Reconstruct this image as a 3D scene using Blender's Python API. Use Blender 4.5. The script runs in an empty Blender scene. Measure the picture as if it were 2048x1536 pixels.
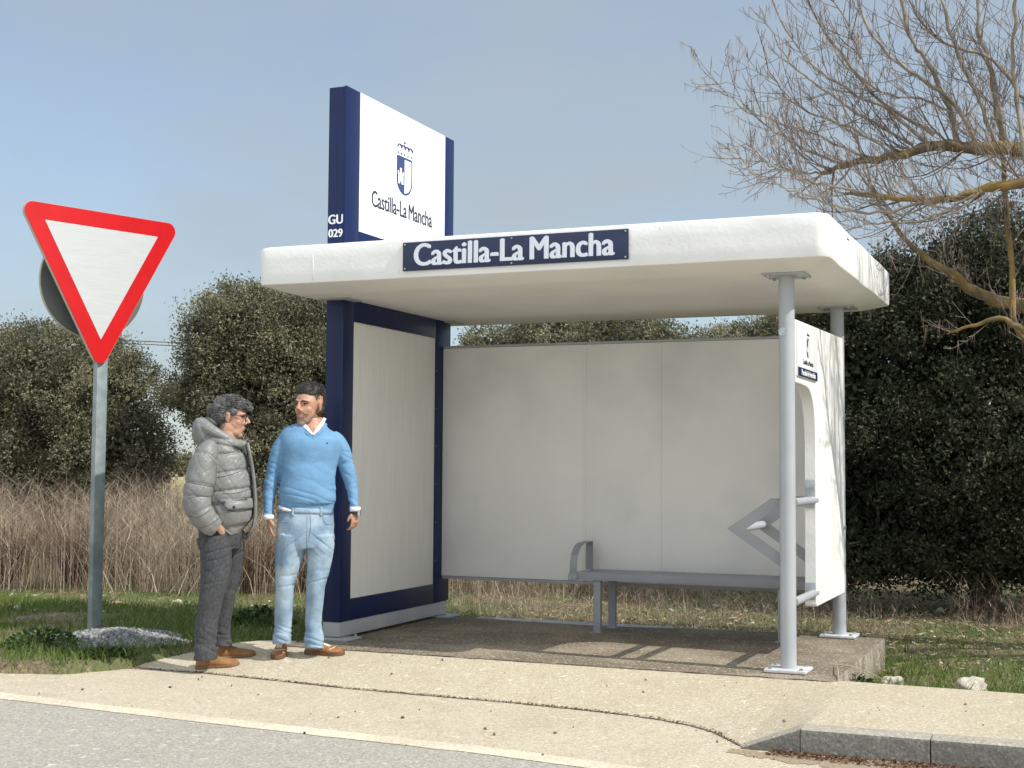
import bpy, bmesh, math, random
import numpy as np
from mathutils import Vector, Matrix, noise
from mathutils.bvhtree import BVHTree
random.seed(7); rng=np.random.default_rng(11)
sc=bpy.context.scene; COL=sc.collection
R=math.radians
# ------------------------------------------------------------ camera solve
F_PX=2754.63; C0=Vector((1.8759,-8.9993,1.33))
CR=Vector((0.92263905,0.38561506,0.00618188)); CU=Vector((0.0169585,-0.05657885,0.9982541)); CF=Vector((-0.38529158,0.92092337,0.05874131))
def ray(px,py): return CF+CR*((px-1024)/F_PX)-CU*((py-768)/F_PX)
def onz(px,py,z):
    d=ray(px,py); return C0+d*((z-C0.z)/d.z)
def ony(px,py,y):
    d=ray(px,py); return C0+d*((y-C0.y)/d.y)
def ond(px,py,D): return C0+ray(px,py)*D
# ------------------------------------------------------------ materials
def nodes(m):
    m.use_nodes=True; nt=m.node_tree; return nt,nt.nodes['Principled BSDF']
def pm(name,c1,c2=None,scale=8,rough=.6,metal=0,bump=0,bscale=60,c3=None,s3=1.2,spec=.5,detail=6,lo=.35,hi=.65,stretch=None,coat=0,bump2=0,b2=8):
    m=bpy.data.materials.new(name); nt,b=nodes(m); N=nt.nodes.new; L=nt.links.new
    b.inputs['Roughness'].default_value=rough; b.inputs['Metallic'].default_value=metal
    b.inputs['Specular IOR Level'].default_value=spec; b.inputs['Coat Weight'].default_value=coat
    b.inputs['Base Color'].default_value=(*c1,1)
    tc=N('ShaderNodeTexCoord'); src=tc.outputs['Object']
    if stretch:
        mp=N('ShaderNodeMapping'); mp.inputs['Scale'].default_value=stretch; L(src,mp.inputs['Vector']); src=mp.outputs['Vector']
    out=None
    if c2 is not None:
        n=N('ShaderNodeTexNoise'); n.inputs['Scale'].default_value=scale; n.inputs['Detail'].default_value=detail; L(src,n.inputs['Vector'])
        r=N('ShaderNodeMapRange'); r.inputs['From Min'].default_value=lo; r.inputs['From Max'].default_value=hi; L(n.outputs['Fac'],r.inputs['Value'])
        mx=N('ShaderNodeMix'); mx.data_type='RGBA'; mx.inputs['A'].default_value=(*c1,1); mx.inputs['B'].default_value=(*c2,1); L(r.outputs['Result'],mx.inputs['Factor']); out=mx.outputs['Result']
        if c3 is not None:
            n2=N('ShaderNodeTexNoise'); n2.inputs['Scale'].default_value=s3; n2.inputs['Detail'].default_value=5; L(src,n2.inputs['Vector'])
            r2=N('ShaderNodeMapRange'); r2.inputs['From Min'].default_value=.5; r2.inputs['From Max'].default_value=.7; L(n2.outputs['Fac'],r2.inputs['Value'])
            mx2=N('ShaderNodeMix'); mx2.data_type='RGBA'; mx2.inputs['B'].default_value=(*c3,1); L(out,mx2.inputs['A']); L(r2.outputs['Result'],mx2.inputs['Factor']); out=mx2.outputs['Result']
        L(out,b.inputs['Base Color'])
    prev=None
    for (st,s) in ((bump,bscale),(bump2,b2)):
        if st:
            nb=N('ShaderNodeTexNoise'); nb.inputs['Scale'].default_value=s; nb.inputs['Detail'].default_value=4; L(src,nb.inputs['Vector'])
            bp=N('ShaderNodeBump'); bp.inputs['Strength'].default_value=st; bp.inputs['Distance'].default_value=.02 if s<20 else .006
            L(nb.outputs['Fac'],bp.inputs['Height'])
            if prev: L(prev,bp.inputs['Normal'])
            prev=bp.outputs['Normal']
    if prev: L(prev,b.inputs['Normal'])
    return m
def leafmat(name,stops,rough=.5,trans=.15,spec=.4):
    m=bpy.data.materials.new(name); nt,b=nodes(m); N=nt.nodes.new; L=nt.links.new
    at=N('ShaderNodeAttribute'); at.attribute_name='tint'
    cr=N('ShaderNodeValToRGB'); e=cr.color_ramp.elements
    while len(e)<len(stops): e.new(.5)
    for i,(p,c) in enumerate(stops): e[i].position=p; e[i].color=(*c,1)
    L(at.outputs['Fac'],cr.inputs['Fac']); L(cr.outputs['Color'],b.inputs['Base Color'])
    b.inputs['Roughness'].default_value=rough; b.inputs['Specular IOR Level'].default_value=spec
    if trans:
        tr=N('ShaderNodeBsdfTranslucent'); L(cr.outputs['Color'],tr.inputs['Color']); mx=N('ShaderNodeMixShader'); mx.inputs[0].default_value=trans
        L(b.outputs[0],mx.inputs[1]); L(tr.outputs[0],mx.inputs[2]); L(mx.outputs[0],nt.nodes['Material Output'].inputs['Surface'])
    return m
M={}
M['white']=pm('white_paint',(.80,.80,.78),(.72,.72,.69),3,.55,bump=.25,bscale=45,bump2=.35,b2=5,lo=.45,hi=.75)
M['roofw']=pm('white_painted_concrete',(.82,.82,.80),(.70,.70,.67),2.2,.6,bump=.25,bscale=38,bump2=.18,b2=4,lo=.5,hi=.8)
M['ceil']=pm('ceiling_paint',(.81,.80,.775),(.76,.75,.72),1.6,.7,bump=.15,bscale=30,bump2=.5,b2=3)
M['wall']=pm('wall_paint',(.81,.80,.765),(.77,.76,.725),1.3,.5,bump=.15,bscale=50,c3=(.66,.665,.65),s3=1.1,bump2=.15,b2=3)
M['panelw']=pm('panel_smeared_white',(.82,.815,.78),(.775,.77,.73),3,.5,stretch=(6,6,.8),bump=.1,bscale=20)
M['signw']=pm('sign_white',(.84,.85,.86),None,rough=.35)
M['letterw']=pm('letter_white',(.72,.76,.84),None,rough=.4)
M['navy']=pm('navy_paint',(.004,.012,.060),(.005,.016,.080),2,.38,coat=.05,spec=.3,bump=.03,bscale=6)
M['navyd']=pm('navy_board',(.010,.020,.060),(.014,.026,.075),5,.4)
M['emblem']=pm('emblem_blue',(.035,.055,.16),None,rough=.4)
M['inkd']=pm('sign_ink',(.02,.022,.045),None,rough=.4)
M['grey']=pm('grey_paint',(.40,.42,.44),(.35,.37,.39),3,.42,bump=.08,bscale=60)
M['bracket']=pm('bracket_grey',(.27,.28,.29),(.23,.24,.25),4,.5)
M['bench']=pm('bench_grey',(.30,.315,.33),(.24,.25,.265),4,.5,stretch=(.7,12,1))
M['plinth']=pm('plinth_grey',(.42,.43,.44),(.36,.37,.38),3,.5)
M['galv']=pm('galvanised',(.24,.29,.30),(.32,.37,.38),14,.5,metal=.35,bump=.05,bscale=40,c3=(.18,.23,.24),s3=3)
M['bolt']=pm('bolt_zinc',(.5,.55,.55),(.35,.4,.4),30,.35,metal=.7)
M['plate']=pm('plate_white',(.66,.66,.68),(.5,.5,.5),18,.6)
M['red']=pm('sign_red',(.56,.006,.008),(.50,.005,.007),6,.38)
M['refl']=pm('sign_reflective',(.54,.56,.56),(.46,.48,.48),5,.4,stretch=(1,1,40),lo=.3,hi=.7)
M['signback']=pm('sign_back',(.10,.115,.11),(.13,.14,.13),4,.6)
M['edge']=pm('sign_edge',(.45,.42,.36),None,rough=.5)
M['skinA']=pm('skin_tan',(.45,.26,.175),(.39,.21,.135),16,.5,bump=.15,bscale=120,c3=(.46,.23,.165),s3=9)
M['skinB']=pm('skin_warm',(.48,.28,.195),(.42,.23,.155),16,.5,bump=.15,bscale=120,c3=(.50,.25,.18),s3=9)
M['hairA']=pm('hair_grey',(.19,.19,.195),(.085,.083,.082),38,.55,stretch=(1,.5,.5),bump=.6,bscale=90,lo=.4,hi=.6)
M['hairB']=pm('hair_dark',(.020,.018,.016),(.07,.065,.06),50,.55,bump=.6,bscale=90,lo=.5,hi=.75)
M['hairBs']=pm('hair_sideburn',(.10,.085,.06),(.045,.04,.03),50,.6,bump=.4,bscale=90)
M['beard']=pm('beard_grey',(.30,.215,.165),(.13,.09,.065),60,.7,bump=.6,bscale=120)
M['stubble']=pm('stubble',(.235,.135,.09),(.13,.08,.055),70,.7,bump=.3,bscale=140)
M['stubbleg']=pm('stubble_grey',(.33,.25,.20),(.20,.14,.11),70,.7,bump=.3,bscale=140)
M['brow']=pm('eyebrow',(.03,.02,.015),None,rough=.7)
M['lip']=pm('lip',(.36,.13,.10),None,rough=.5)
M['eye']=pm('eye_dark',(.05,.03,.02),None,rough=.2)
M['eyew']=pm('eye_white',(.5,.45,.42),None,rough=.3)
M['jacket']=pm('jacket_grey',(.20,.205,.20),(.165,.17,.165),7,.48,bump=.25,bscale=40,bump2=.35,b2=14)
M['lining']=pm('jacket_lining',(.095,.10,.085),(.07,.075,.062),9,.7,bump=.3,bscale=30)
M['trouser']=pm('trouser_charcoal',(.034,.036,.042),(.07,.073,.08),90,.9,bump=.2,bscale=200,stretch=(1,1,.5),bump2=.3,b2=12)
M['sweater']=pm('sweater_blue',(.125,.265,.44),(.145,.30,.485),14,.9,bump=.15,bscale=200,bump2=.3,b2=12)
M['shirt']=pm('shirt_white',(.78,.79,.82),None,rough=.7,bump=.3,bscale=40)
M['jeans']=pm('jeans_light',(.13,.22,.33),(.30,.40,.49),7,.9,bump=.15,bscale=220,c3=(.38,.48,.55),s3=3.5,bump2=.3,b2=16,lo=.3,hi=.7)
M['suede']=pm('shoe_suede',(.30,.155,.06),(.24,.12,.045),14,.85,bump=.4,bscale=120)
M['sole']=pm('shoe_sole',(.22,.12,.06),(.17,.09,.045),20,.7)
M['leather']=pm('shoe_leather',(.38,.16,.06),(.30,.115,.04),12,.5,bump=.2,bscale=60)
M['gum']=pm('shoe_gum_sole',(.11,.05,.025),(.15,.07,.03),12,.5)
M['lace']=pm('lace_white',(.75,.7,.6),None,rough=.8)
M['laceb']=pm('lace_brown',(.22,.11,.04),None,rough=.8)
M['black']=pm('black_plastic',(.012,.012,.014),None,rough=.3)
M['bark']=pm('bark_mossy',(.27,.185,.06),(.12,.095,.07),9,.9,bump=1,bscale=30,c3=(.24,.15,.03),s3=5)
M['twig']=pm('twig_pale',(.34,.30,.24),(.19,.165,.13),12,.8,c3=(.16,.13,.08),s3=2)
M['twigd']=pm('twig_dark',(.21,.175,.14),(.10,.082,.066),9,.8)
M['trunk']=pm('oak_trunk',(.07,.055,.04),(.12,.10,.08),10,.9,bump=1,bscale=20)
M['catkin']=leafmat('seed_strands',[(0,(.22,.15,.12)),(1,(.38,.28,.22))],.8,.2)
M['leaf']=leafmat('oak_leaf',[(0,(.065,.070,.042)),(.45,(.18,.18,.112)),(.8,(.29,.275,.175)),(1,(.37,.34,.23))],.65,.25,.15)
M['leafshade']=leafmat('oak_leaf_shaded',[(0,(.028,.034,.019)),(.6,(.065,.072,.042)),(1,(.12,.12,.075))],.65,.1,.15)  # darker copy of the oak leaf; the right oak's shade is in the colour
M['green']=leafmat('grass_blade',[(0,(.065,.115,.018)),(.5,(.125,.185,.032)),(.78,(.21,.23,.06)),(1,(.40,.34,.17))],.6,.3)
M['weed']=leafmat('weed_leaf',[(0,(.02,.045,.01)),(1,(.05,.09,.02))],.5,.2)
M['straw']=leafmat('dry_stem',[(0,(.17,.115,.085)),(.4,(.35,.27,.20)),(.75,(.50,.415,.31)),(1,(.66,.58,.45))],.8,.25)
M['shrub']=leafmat('bare_stem',[(0,(.09,.055,.04)),(1,(.21,.13,.095))],.8,0)
M['litter']=leafmat('litter',[(0,(.16,.11,.06)),(.6,(.34,.26,.16)),(1,(.62,.55,.42))],.8,.1)
M['brownlit']=leafmat('brown_litter',[(0,(.06,.03,.015)),(1,(.22,.12,.06))],.8,.1)
M['gravel']=leafmat('gravel_grey',[(0,(.11,.115,.12)),(1,(.36,.365,.36))],.8,0)
M['pebble']=leafmat('dark_pebble',[(0,(.04,.035,.03)),(1,(.2,.17,.13))],.8,0)
M['rock']=pm('limestone',(.60,.56,.48),(.36,.33,.27),12,.9,bump=1,bscale=30)
M['rockb']=pm('sandy_stone',(.42,.30,.20),(.3,.22,.15),9,.9,bump=1,bscale=30)
M['pave']=pm('pavement',(.46,.405,.30),(.38,.33,.245),90,.9,bump=.9,bscale=150,c3=(.50,.42,.30),s3=.9,lo=.4,hi=.62)
M['shoulder']=pm('shoulder',(.42,.385,.31),(.31,.285,.235),110,.9,bump=.9,bscale=170,c3=(.47,.41,.30),s3=1.1,lo=.38,hi=.6)
M['road']=pm('asphalt',(.32,.305,.275),(.215,.205,.19),100,.9,bump=.9,bscale=170,c3=(.36,.335,.29),s3=.8,lo=.38,hi=.62)
M['slab']=pm('slab_concrete',(.13,.105,.075),(.24,.20,.145),26,.85,bump=.8,bscale=110,c3=(.20,.165,.12),s3=2,lo=.45,hi=.75)
M['kerb']=pm('kerb_stone',(.36,.33,.28),(.28,.26,.22),40,.9,bump=.6,bscale=90,c3=(.25,.235,.21),s3=3)
M['crack']=pm('crack_dirt',(.07,.055,.04),(.24,.20,.145),45,.95)
M['dirt']=pm('gutter_dirt',(.36,.29,.20),(.24,.18,.12),50,.95,bump=1,bscale=60)
M['paintspill']=pm('paint_spill',(.55,.56,.57),(.35,.34,.31),9,.7)
M['wire']=pm('wire',(.06,.06,.06),None,rough=.6)
# line marking with wear
def agg(name,base,dark,light,stain,g1=62,g2=135,flo=.40,fhi=.62,rough=.9,sl=.5,sh=.7,ss=.8,flk=.66,bump=.7,stretch=(1,1,1)):
    m=bpy.data.materials.new(name); nt,b=nodes(m); N=nt.nodes.new; L=nt.links.new
    b.inputs['Roughness'].default_value=rough; b.inputs['Specular IOR Level'].default_value=.3
    tc=N('ShaderNodeTexCoord'); mp=N('ShaderNodeMapping'); mp.inputs['Scale'].default_value=stretch; L(tc.outputs['Object'],mp.inputs['Vector']); src=mp.outputs['Vector']
    def nz(s_,lo,hi,det=4,ro=.6,sr=None):
        n=N('ShaderNodeTexNoise'); n.inputs['Scale'].default_value=s_; n.inputs['Detail'].default_value=det; n.inputs['Roughness'].default_value=ro; L(sr or tc.outputs['Object'],n.inputs['Vector'])
        r=N('ShaderNodeMapRange'); r.inputs['From Min'].default_value=lo; r.inputs['From Max'].default_value=hi; L(n.outputs['Fac'],r.inputs['Value']); return r.outputs['Result'],n.outputs['Fac']
    def mix(a,c,f,k=1.0):
        x=N('ShaderNodeMix'); x.data_type='RGBA'; 
        if k<1: mm=N('ShaderNodeMath'); mm.operation='MULTIPLY'; L(f,mm.inputs[0]); mm.inputs[1].default_value=k; f=mm.outputs[0]
        L(f,x.inputs['Factor'])
        if isinstance(a,tuple): x.inputs['A'].default_value=(*a,1)
        else: L(a,x.inputs['A'])
        x.inputs['B'].default_value=(*c,1); return x.outputs['Result']
    f0,_=nz(ss,sl,sh,7,.62,src); o=mix(base,stain,f0)
    f1,_=nz(ss*5.3,.52,.70,5,.6,src); o=mix(o,stain,f1,.8)
    f2,h1=nz(g1,flo+.04,fhi+.05,3); o=mix(o,dark,f2,.85)
    f3,h2=nz(g2,.52,.66,1); o=mix(o,dark,f3,.55)
    f4,_=nz(g1*.8,.60,flk+.06,1); o=mix(o,light,f4,.9)
    f5,_=nz(g1*.22,.67,.72,2); o=mix(o,light,f5,.8)
    L(o,b.inputs['Base Color'])
    bp=N('ShaderNodeBump'); bp.inputs['Strength'].default_value=bump; bp.inputs['Distance'].default_value=.008; L(h1,bp.inputs['Height']); b2=N('ShaderNodeBump'); b2.inputs['Strength'].default_value=.4; b2.inputs['Distance'].default_value=.02; n=N('ShaderNodeTexNoise'); n.inputs['Scale'].default_value=14; L(tc.outputs['Object'],n.inputs['Vector']); L(n.outputs['Fac'],b2.inputs['Height']); L(bp.outputs['Normal'],b2.inputs['Normal']); L(b2.outputs['Normal'],b.inputs['Normal'])
    return m
M['pave']=agg('pavement',(.53,.475,.365),(.36,.30,.205),(.70,.635,.50),(.45,.385,.275),sl=.46,sh=.70,flk=.68)
M['shoulder']=agg('shoulder',(.54,.48,.365),(.35,.305,.22),(.68,.62,.50),(.44,.385,.28),ss=.6)
M['road']=agg('asphalt',(.43,.405,.35),(.25,.235,.205),(.57,.535,.47),(.385,.36,.31),ss=.5,flo=.36,fhi=.58)
M['line']=agg('line_paint',(.72,.66,.51),(.46,.41,.31),(.78,.73,.60),(.58,.52,.40),ss=2.2,sl=.44,sh=.60)
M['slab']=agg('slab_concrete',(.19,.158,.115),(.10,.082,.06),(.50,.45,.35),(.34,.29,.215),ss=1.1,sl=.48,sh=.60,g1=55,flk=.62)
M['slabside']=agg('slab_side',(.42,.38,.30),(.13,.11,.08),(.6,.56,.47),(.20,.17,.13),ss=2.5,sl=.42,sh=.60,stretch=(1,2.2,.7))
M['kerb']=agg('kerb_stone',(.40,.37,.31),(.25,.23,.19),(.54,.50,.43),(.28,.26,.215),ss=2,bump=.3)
M['kerbshade']=agg('kerb_shade_stain',(.20,.19,.17),(.10,.095,.085),(.26,.25,.23),(.12,.115,.10),ss=2,bump=.3)  # front faces: shade put into the colour, together with worn staining
def linemat():
    m=pm('line_paint',(.62,.58,.47),(.44,.40,.32),70,.85,bump=.7,bscale=150,c3=(.55,.50,.39),s3=2.5,lo=.42,hi=.62); return m
def groundmat():
    m=bpy.data.materials.new('ground_soil'); nt,b=nodes(m); N=nt.nodes.new; L=nt.links.new
    b.inputs['Roughness'].default_value=.95
    tc=N('ShaderNodeTexCoord')
    def nz(s,lo,hi):
        n=N('ShaderNodeTexNoise'); n.inputs['Scale'].default_value=s; n.inputs['Detail'].default_value=8; L(tc.outputs['Object'],n.inputs['Vector'])
        r=N('ShaderNodeMapRange'); r.inputs['From Min'].default_value=lo; r.inputs['From Max'].default_value=hi; L(n.outputs['Fac'],r.inputs['Value']); return r.outputs['Result']
    def mix(a,bc,f):
        x=N('ShaderNodeMix'); x.data_type='RGBA'; L(f,x.inputs['Factor'])
        if isinstance(a,tuple): x.inputs['A'].default_value=(*a,1)
        else: L(a,x.inputs['A'])
        x.inputs['B'].default_value=(*bc,1); return x.outputs['Result']
    o=mix((.13,.10,.06),(.24,.19,.115),nz(30,.4,.65)); o=mix(o,(.09,.12,.035),nz(1.1,.42,.6)); o=mix(o,(.42,.37,.28),nz(14,.64,.74))
    # far field is yellower
    sx=N('ShaderNodeSeparateXYZ'); L(tc.outputs['Object'],sx.inputs[0]); r=N('ShaderNodeMapRange'); r.inputs['From Min'].default_value=16; r.inputs['From Max'].default_value=26; L(sx.outputs['Y'],r.inputs['Value'])
    far=mix((.30,.27,.10),(.42,.34,.20),nz(.35,.4,.6)); x=N('ShaderNodeMix'); x.data_type='RGBA'; L(r.outputs['Result'],x.inputs['Factor']); L(o,x.inputs['A']); L(far,x.inputs['B'])
    L(x.outputs['Result'],b.inputs['Base Color'])
    nb=N('ShaderNodeTexNoise'); nb.inputs['Scale'].default_value=40; L(tc.outputs['Object'],nb.inputs['Vector']); bp=N('ShaderNodeBump'); bp.inputs['Strength'].default_value=1; bp.inputs['Distance'].default_value=.02
    L(nb.outputs['Fac'],bp.inputs['Height']); L(bp.outputs['Normal'],b.inputs['Normal'])
    return m
M['ground']=groundmat()
# ------------------------------------------------------------ object helpers
def tag(o,label=None,cat=None,group=None,kind=None):
    if label: o['label']=label
    if cat: o['category']=cat
    if group: o['group']=group
    if kind: o['kind']=kind
    return o
def link(name,me,mat,parent=None,smooth=False,autosmooth=None):
    o=bpy.data.objects.new(name,me); COL.objects.link(o)
    if mat is not None and not me.materials: me.materials.append(mat)
    if smooth: me.polygons.foreach_set('use_smooth',[True]*len(me.polygons))
    if autosmooth:
        me.polygons.foreach_set('use_smooth',[True]*len(me.polygons)); me.set_sharp_from_angle(angle=R(autosmooth))
    if parent: o.parent=parent
    return o
def empty(name,loc=(0,0,0),rz=0):
    o=bpy.data.objects.new(name,None); COL.objects.link(o); o.location=loc; o.rotation_euler=(0,0,rz); o.empty_display_size=.1; return o
class MB:
    def __init__(s): s.v=[]; s.f=[]
    def add(s,v,f):
        n=len(s.v); s.v+= [tuple(p) for p in v]; s.f+= [tuple(i+n for i in q) for q in f]; return s
    def box(s,x0,x1,y0,y1,z0,z1,bev=0):
        if bev<=0:
            v=[(x,y,z) for x in (x0,x1) for y in (y0,y1) for z in (z0,z1)]
            return s.add(v,[(0,1,3,2),(4,6,7,5),(0,4,5,1),(2,3,7,6),(0,2,6,4),(1,5,7,3)])
        bm=bmesh.new(); bmesh.ops.create_cube(bm,size=1)
        for q in bm.verts: q.co=Vector(((x0+x1)/2+q.co.x*(x1-x0),(y0+y1)/2+q.co.y*(y1-y0),(z0+z1)/2+q.co.z*(z1-z0)))
        bmesh.ops.bevel(bm,geom=bm.edges[:],offset=bev,segments=2,affect='EDGES',profile=.6)
        bm.verts.index_update(); s.add([q.co[:] for q in bm.verts],[[q.index for q in f.verts] for f in bm.faces]); bm.free(); return s
    def tube(s,pts,rad,n=12,cap=True,flat=1.0,ref=None):
        pts=[Vector(p) for p in pts]
        if not hasattr(rad,'__len__'): rad=[rad]*len(pts)
        k=len(pts); T=[(pts[min(i+1,k-1)]-pts[max(i-1,0)]).normalized() for i in range(k)]
        u=Vector(ref) if ref else (Vector((0,0,1)) if abs(T[0].z)<.9 else Vector((1,0,0)))
        vs=[]; fs=[]
        for i in range(k):
            u=(u-T[i]*u.dot(T[i])); 
            if u.length<1e-6: u=T[i].orthogonal()
            u.normalize(); w=T[i].cross(u)
            r=rad[i]; ra,rb=(r if hasattr(r,'__len__') else (r,r*flat))
            for j in range(n):
                a=2*math.pi*j/n; vs.append(pts[i]+u*(ra*math.cos(a))+w*(rb*math.sin(a)))
        for i in range(k-1):
            for j in range(n):
                a=i*n+j; b=i*n+(j+1)%n; fs.append((a,b,b+n,a+n))
        if cap: fs.append(tuple(range(n-1,-1,-1))); fs.append(tuple((k-1)*n+j for j in range(n)))
        return s.add(vs,fs)
    def ell(s,c,r,n=16,m=10,rot=None):
        c=Vector(c); vs=[]; fs=[]
        Rm=rot or Matrix.Identity(3)
        for i in range(1,m):
            t=math.pi*i/m
            for j in range(n):
                a=2*math.pi*j/n; vs.append(c+Rm@Vector((r[0]*math.sin(t)*math.cos(a),r[1]*math.sin(t)*math.sin(a),r[2]*math.cos(t))))
        top=len(vs); vs.append(c+Rm@Vector((0,0,r[2]))); vs.append(c-Rm@Vector((0,0,r[2])))
        for i in range(m-2):
            for j in range(n):
                a=i*n+j; b=i*n+(j+1)%n; fs.append((a,a+n,b+n,b))
        for j in range(n):
            fs.append((top,j,(j+1)%n)); fs.append((top+1,(m-2)*n+(j+1)%n,(m-2)*n+j))
        return s.add(vs,fs)
    def poly(s,pts,tri=None,depth=None):
        """pts: 3D outline (planar); depth: vector -> prism"""
        pts=[Vector(p) for p in pts]; n=len(pts); d=Vector(depth)
        v=pts+[p+d for p in pts]
        f=[tuple(range(n)),tuple(range(2*n-1,n-1,-1))]+[((i+1)%n,i,i+n,(i+1)%n+n) for i in range(n)]
        return s.add(v,f)
    def mesh(s,name):
        me=bpy.data.meshes.new(name); me.from_pydata(s.v,[],s.f); 
        bm=bmesh.new(); bm.from_mesh(me); bmesh.ops.recalc_face_normals(bm,faces=bm.faces[:]); bm.to_mesh(me); bm.free(); me.update(); return me
    def build(s,name,mat,parent=None,smooth=False,auto=None):
        return link(name,s.mesh(name),mat,parent,smooth,auto)
def npmesh(name,V,F,mat,parent=None,tint=None,smooth=False):
    V=np.asarray(V,np.float32); F=np.asarray(F,np.int32); me=bpy.data.meshes.new(name)
    me.vertices.add(len(V)); me.vertices.foreach_set('co',V.ravel()); k=F.shape[1]
    me.loops.add(F.size); me.loops.foreach_set('vertex_index',F.ravel()); me.polygons.add(len(F)); me.polygons.foreach_set('loop_start',np.arange(0,F.size,k,dtype=np.int32))
    if tint is not None:
        a=me.attributes.new('tint','FLOAT','POINT'); a.data.foreach_set('value',np.asarray(tint,np.float32))
    if smooth: me.polygons.foreach_set('use_smooth',np.ones(len(F),bool))
    me.update(calc_edges=True); me.validate(); return link(name,me,mat,parent)
def ev(o):
    dg=bpy.context.evaluated_depsgraph_get(); return bpy.data.meshes.new_from_object(o.evaluated_get(dg),depsgraph=dg)
def fuse(mb,name,mat,parent,voxel=.007,smooth=3,disp=None,sfac=.5,sub=False):
    """voxel-fuse overlapping closed shapes to ONE continuous surface"""
    me=mb.mesh(name+'_src'); o=bpy.data.objects.new('tmp',me); COL.objects.link(o)
    m=o.modifiers.new('r','REMESH'); m.mode='VOXEL'; m.voxel_size=voxel; m.use_smooth_shade=True
    if smooth: s=o.modifiers.new('s','SMOOTH'); s.iterations=smooth; s.factor=sfac
    out=ev(o); bpy.data.objects.remove(o); bpy.data.meshes.remove(me)
    if disp:
        n=len(out.vertices); no=[v.normal.copy() for v in out.vertices]
        for i,v in enumerate(out.vertices): v.co=v.co+no[i]*disp(v.co,no[i])
        out.update()
    out.name=name; out.materials.clear(); r=link(name,out,mat,parent,smooth=True); return r
def text(body,name,mat,parent,org,xd,yd,width,height,bold=0.0,ext=.0015,sp=1.0,font_cap=None):
    """org = lower-left of the text box; xd,yd unit dirs; fitted to width x height"""
    cu=bpy.data.curves.new(name,'FONT'); cu.body=body; cu.size=1; cu.offset=0; cu.extrude=.01; cu.space_character=sp; cu.space_word=.62; cu.resolution_u=6
    o=bpy.data.objects.new('tmp',cu); COL.objects.link(o); me=ev(o); bpy.data.objects.remove(o)
    co=np.array([v.co[:] for v in me.vertices]); mn=co.min(0); mxx=co.max(0)
    sx=width/(mxx[0]-mn[0]); sy=height/(mxx[1]-mn[1]); xd=Vector(xd); yd=Vector(yd); nd=xd.cross(yd)
    for v in me.vertices:
        v.co=Vector(org)+xd*((v.co.x-mn[0])*sx)+yd*((v.co.y-mn[1])*sy)+nd*(ext if v.co.z>0 else -.0005)
    if bold>0:   # heavier face: the same outline again, nudged and a hair lower
        bm=bmesh.new(); bm.from_mesh(me); src=me.copy()
        for j,(dx,dy) in enumerate(((-1,0),(1,0),(0,1))):
            c=src.copy(); c.transform(Matrix.Translation(xd*(dx*bold*sy)+yd*(dy*bold*sy*.6)-nd*(.0002*(j+1)))); bm.from_mesh(c); bpy.data.meshes.remove(c)
        bm.to_mesh(me); bm.free(); bpy.data.meshes.remove(src)
    me.materials.clear(); return link(name,me,mat,parent)
def interp(tab,x):
    xs=[t[0] for t in tab]; ys=[t[1] for t in tab]; return float(np.interp(x,xs,ys))
def sst(a,b,x):
    t=min(1,max(0,(x-a)/(b-a))); return t*t*(3-2*t)
# ============================================================ SETTING: ground, road, pavement, slab
def edge_y(x):   # where soil/grass begins behind the paved area
    return interp([(-60,-1.75),(-9,-1.62),(-6,-1.56),(-5.05,-1.50),(-4.62,-1.36),(-4.42,-1.02),(-4.15,-.5),(-3.9,-.03),(-3.6,.10),(-3.4,.10),(.38,.10),(.42,-.19),(1.5,-.23),(3,-.28),(60,-1)],x)
def gz(x,y):
    e=edge_y(x); t=sst(e-.10,e+.02,y)
    zr=-.13-.09*sst(-.2,1.2,y); zl=-.05-.13*sst(.3,4.5,y)
    k=sst(-4.0,-3.0,x); z=zl*(1-k)+zr*k
    z+=noise.noise((x*1.3,y*1.3,3))*.035*sst(e,e+1,y)+noise.noise((x*5,y*5,9))*.012
    r=math.hypot(x,y-10); z+=.9*sst(30,140,y)+1.2*sst(140,400,y)
    return z*t-.35*(1-t)
def axis(lo,hi,st,far,n=16):
    a=list(np.arange(lo,hi+1e-6,st)); g=[(far-0)*((i/n)**2.6) for i in range(1,n+1)]
    return np.array([lo-q for q in g[::-1]]+a+[hi+q for q in g])
xa=axis(-9,4,.08,900); ya=axis(-2.2,9,.08,900)
V=[(x,y,gz(x,y)) for y in ya for x in xa]; nx=len(xa)
F=[(j*nx+i,j*nx+i+1,(j+1)*nx+i+1,(j+1)*nx+i) for j in range(len(ya)-1) for i in range(nx-1)]
tag(npmesh('ground',V,F,M['ground'],smooth=True),kind='structure')
JOINT=[(-4.95,-1.42),(-4.71,-1.02),(-4.3,-.955),(-3.84,-.93),(-3.2,-1.0),(-2.55,-1.09),(-1.9,-1.12),(-1.4,-1.14),(-.9,-1.19),(-.49,-1.27),(-.2,-1.40),(-.03,-1.54),(.1,-1.72),(.22,-1.90),(.30,-1.905),(60,-1.905)]
def jy(x): return interp(JOINT,x)
def roadedge(x): return interp([(-60,-1.7),(-4.5,-2.22),(-2.9,-2.36),(-.9,-2.50),(0,-2.64),(1.5,-2.86),(60,-9)],x)
def sheet(name,xs,y0f,y1f,zf,mat,ny=6,kind='structure'):
    V=[];F=[]
    for x in xs:
        a,b=y0f(x),y1f(x)
        for j in range(ny+1):
            y=a+(b-a)*j/ny; V.append((x,y,zf(x,y)))
    n=ny+1
    for i in range(len(xs)-1):
        for j in range(ny): F.append((i*n+j,(i+1)*n+j,(i+1)*n+j+1,i*n+j+1))
    return tag(npmesh(name,V,F,mat,smooth=True),kind=kind)
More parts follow.
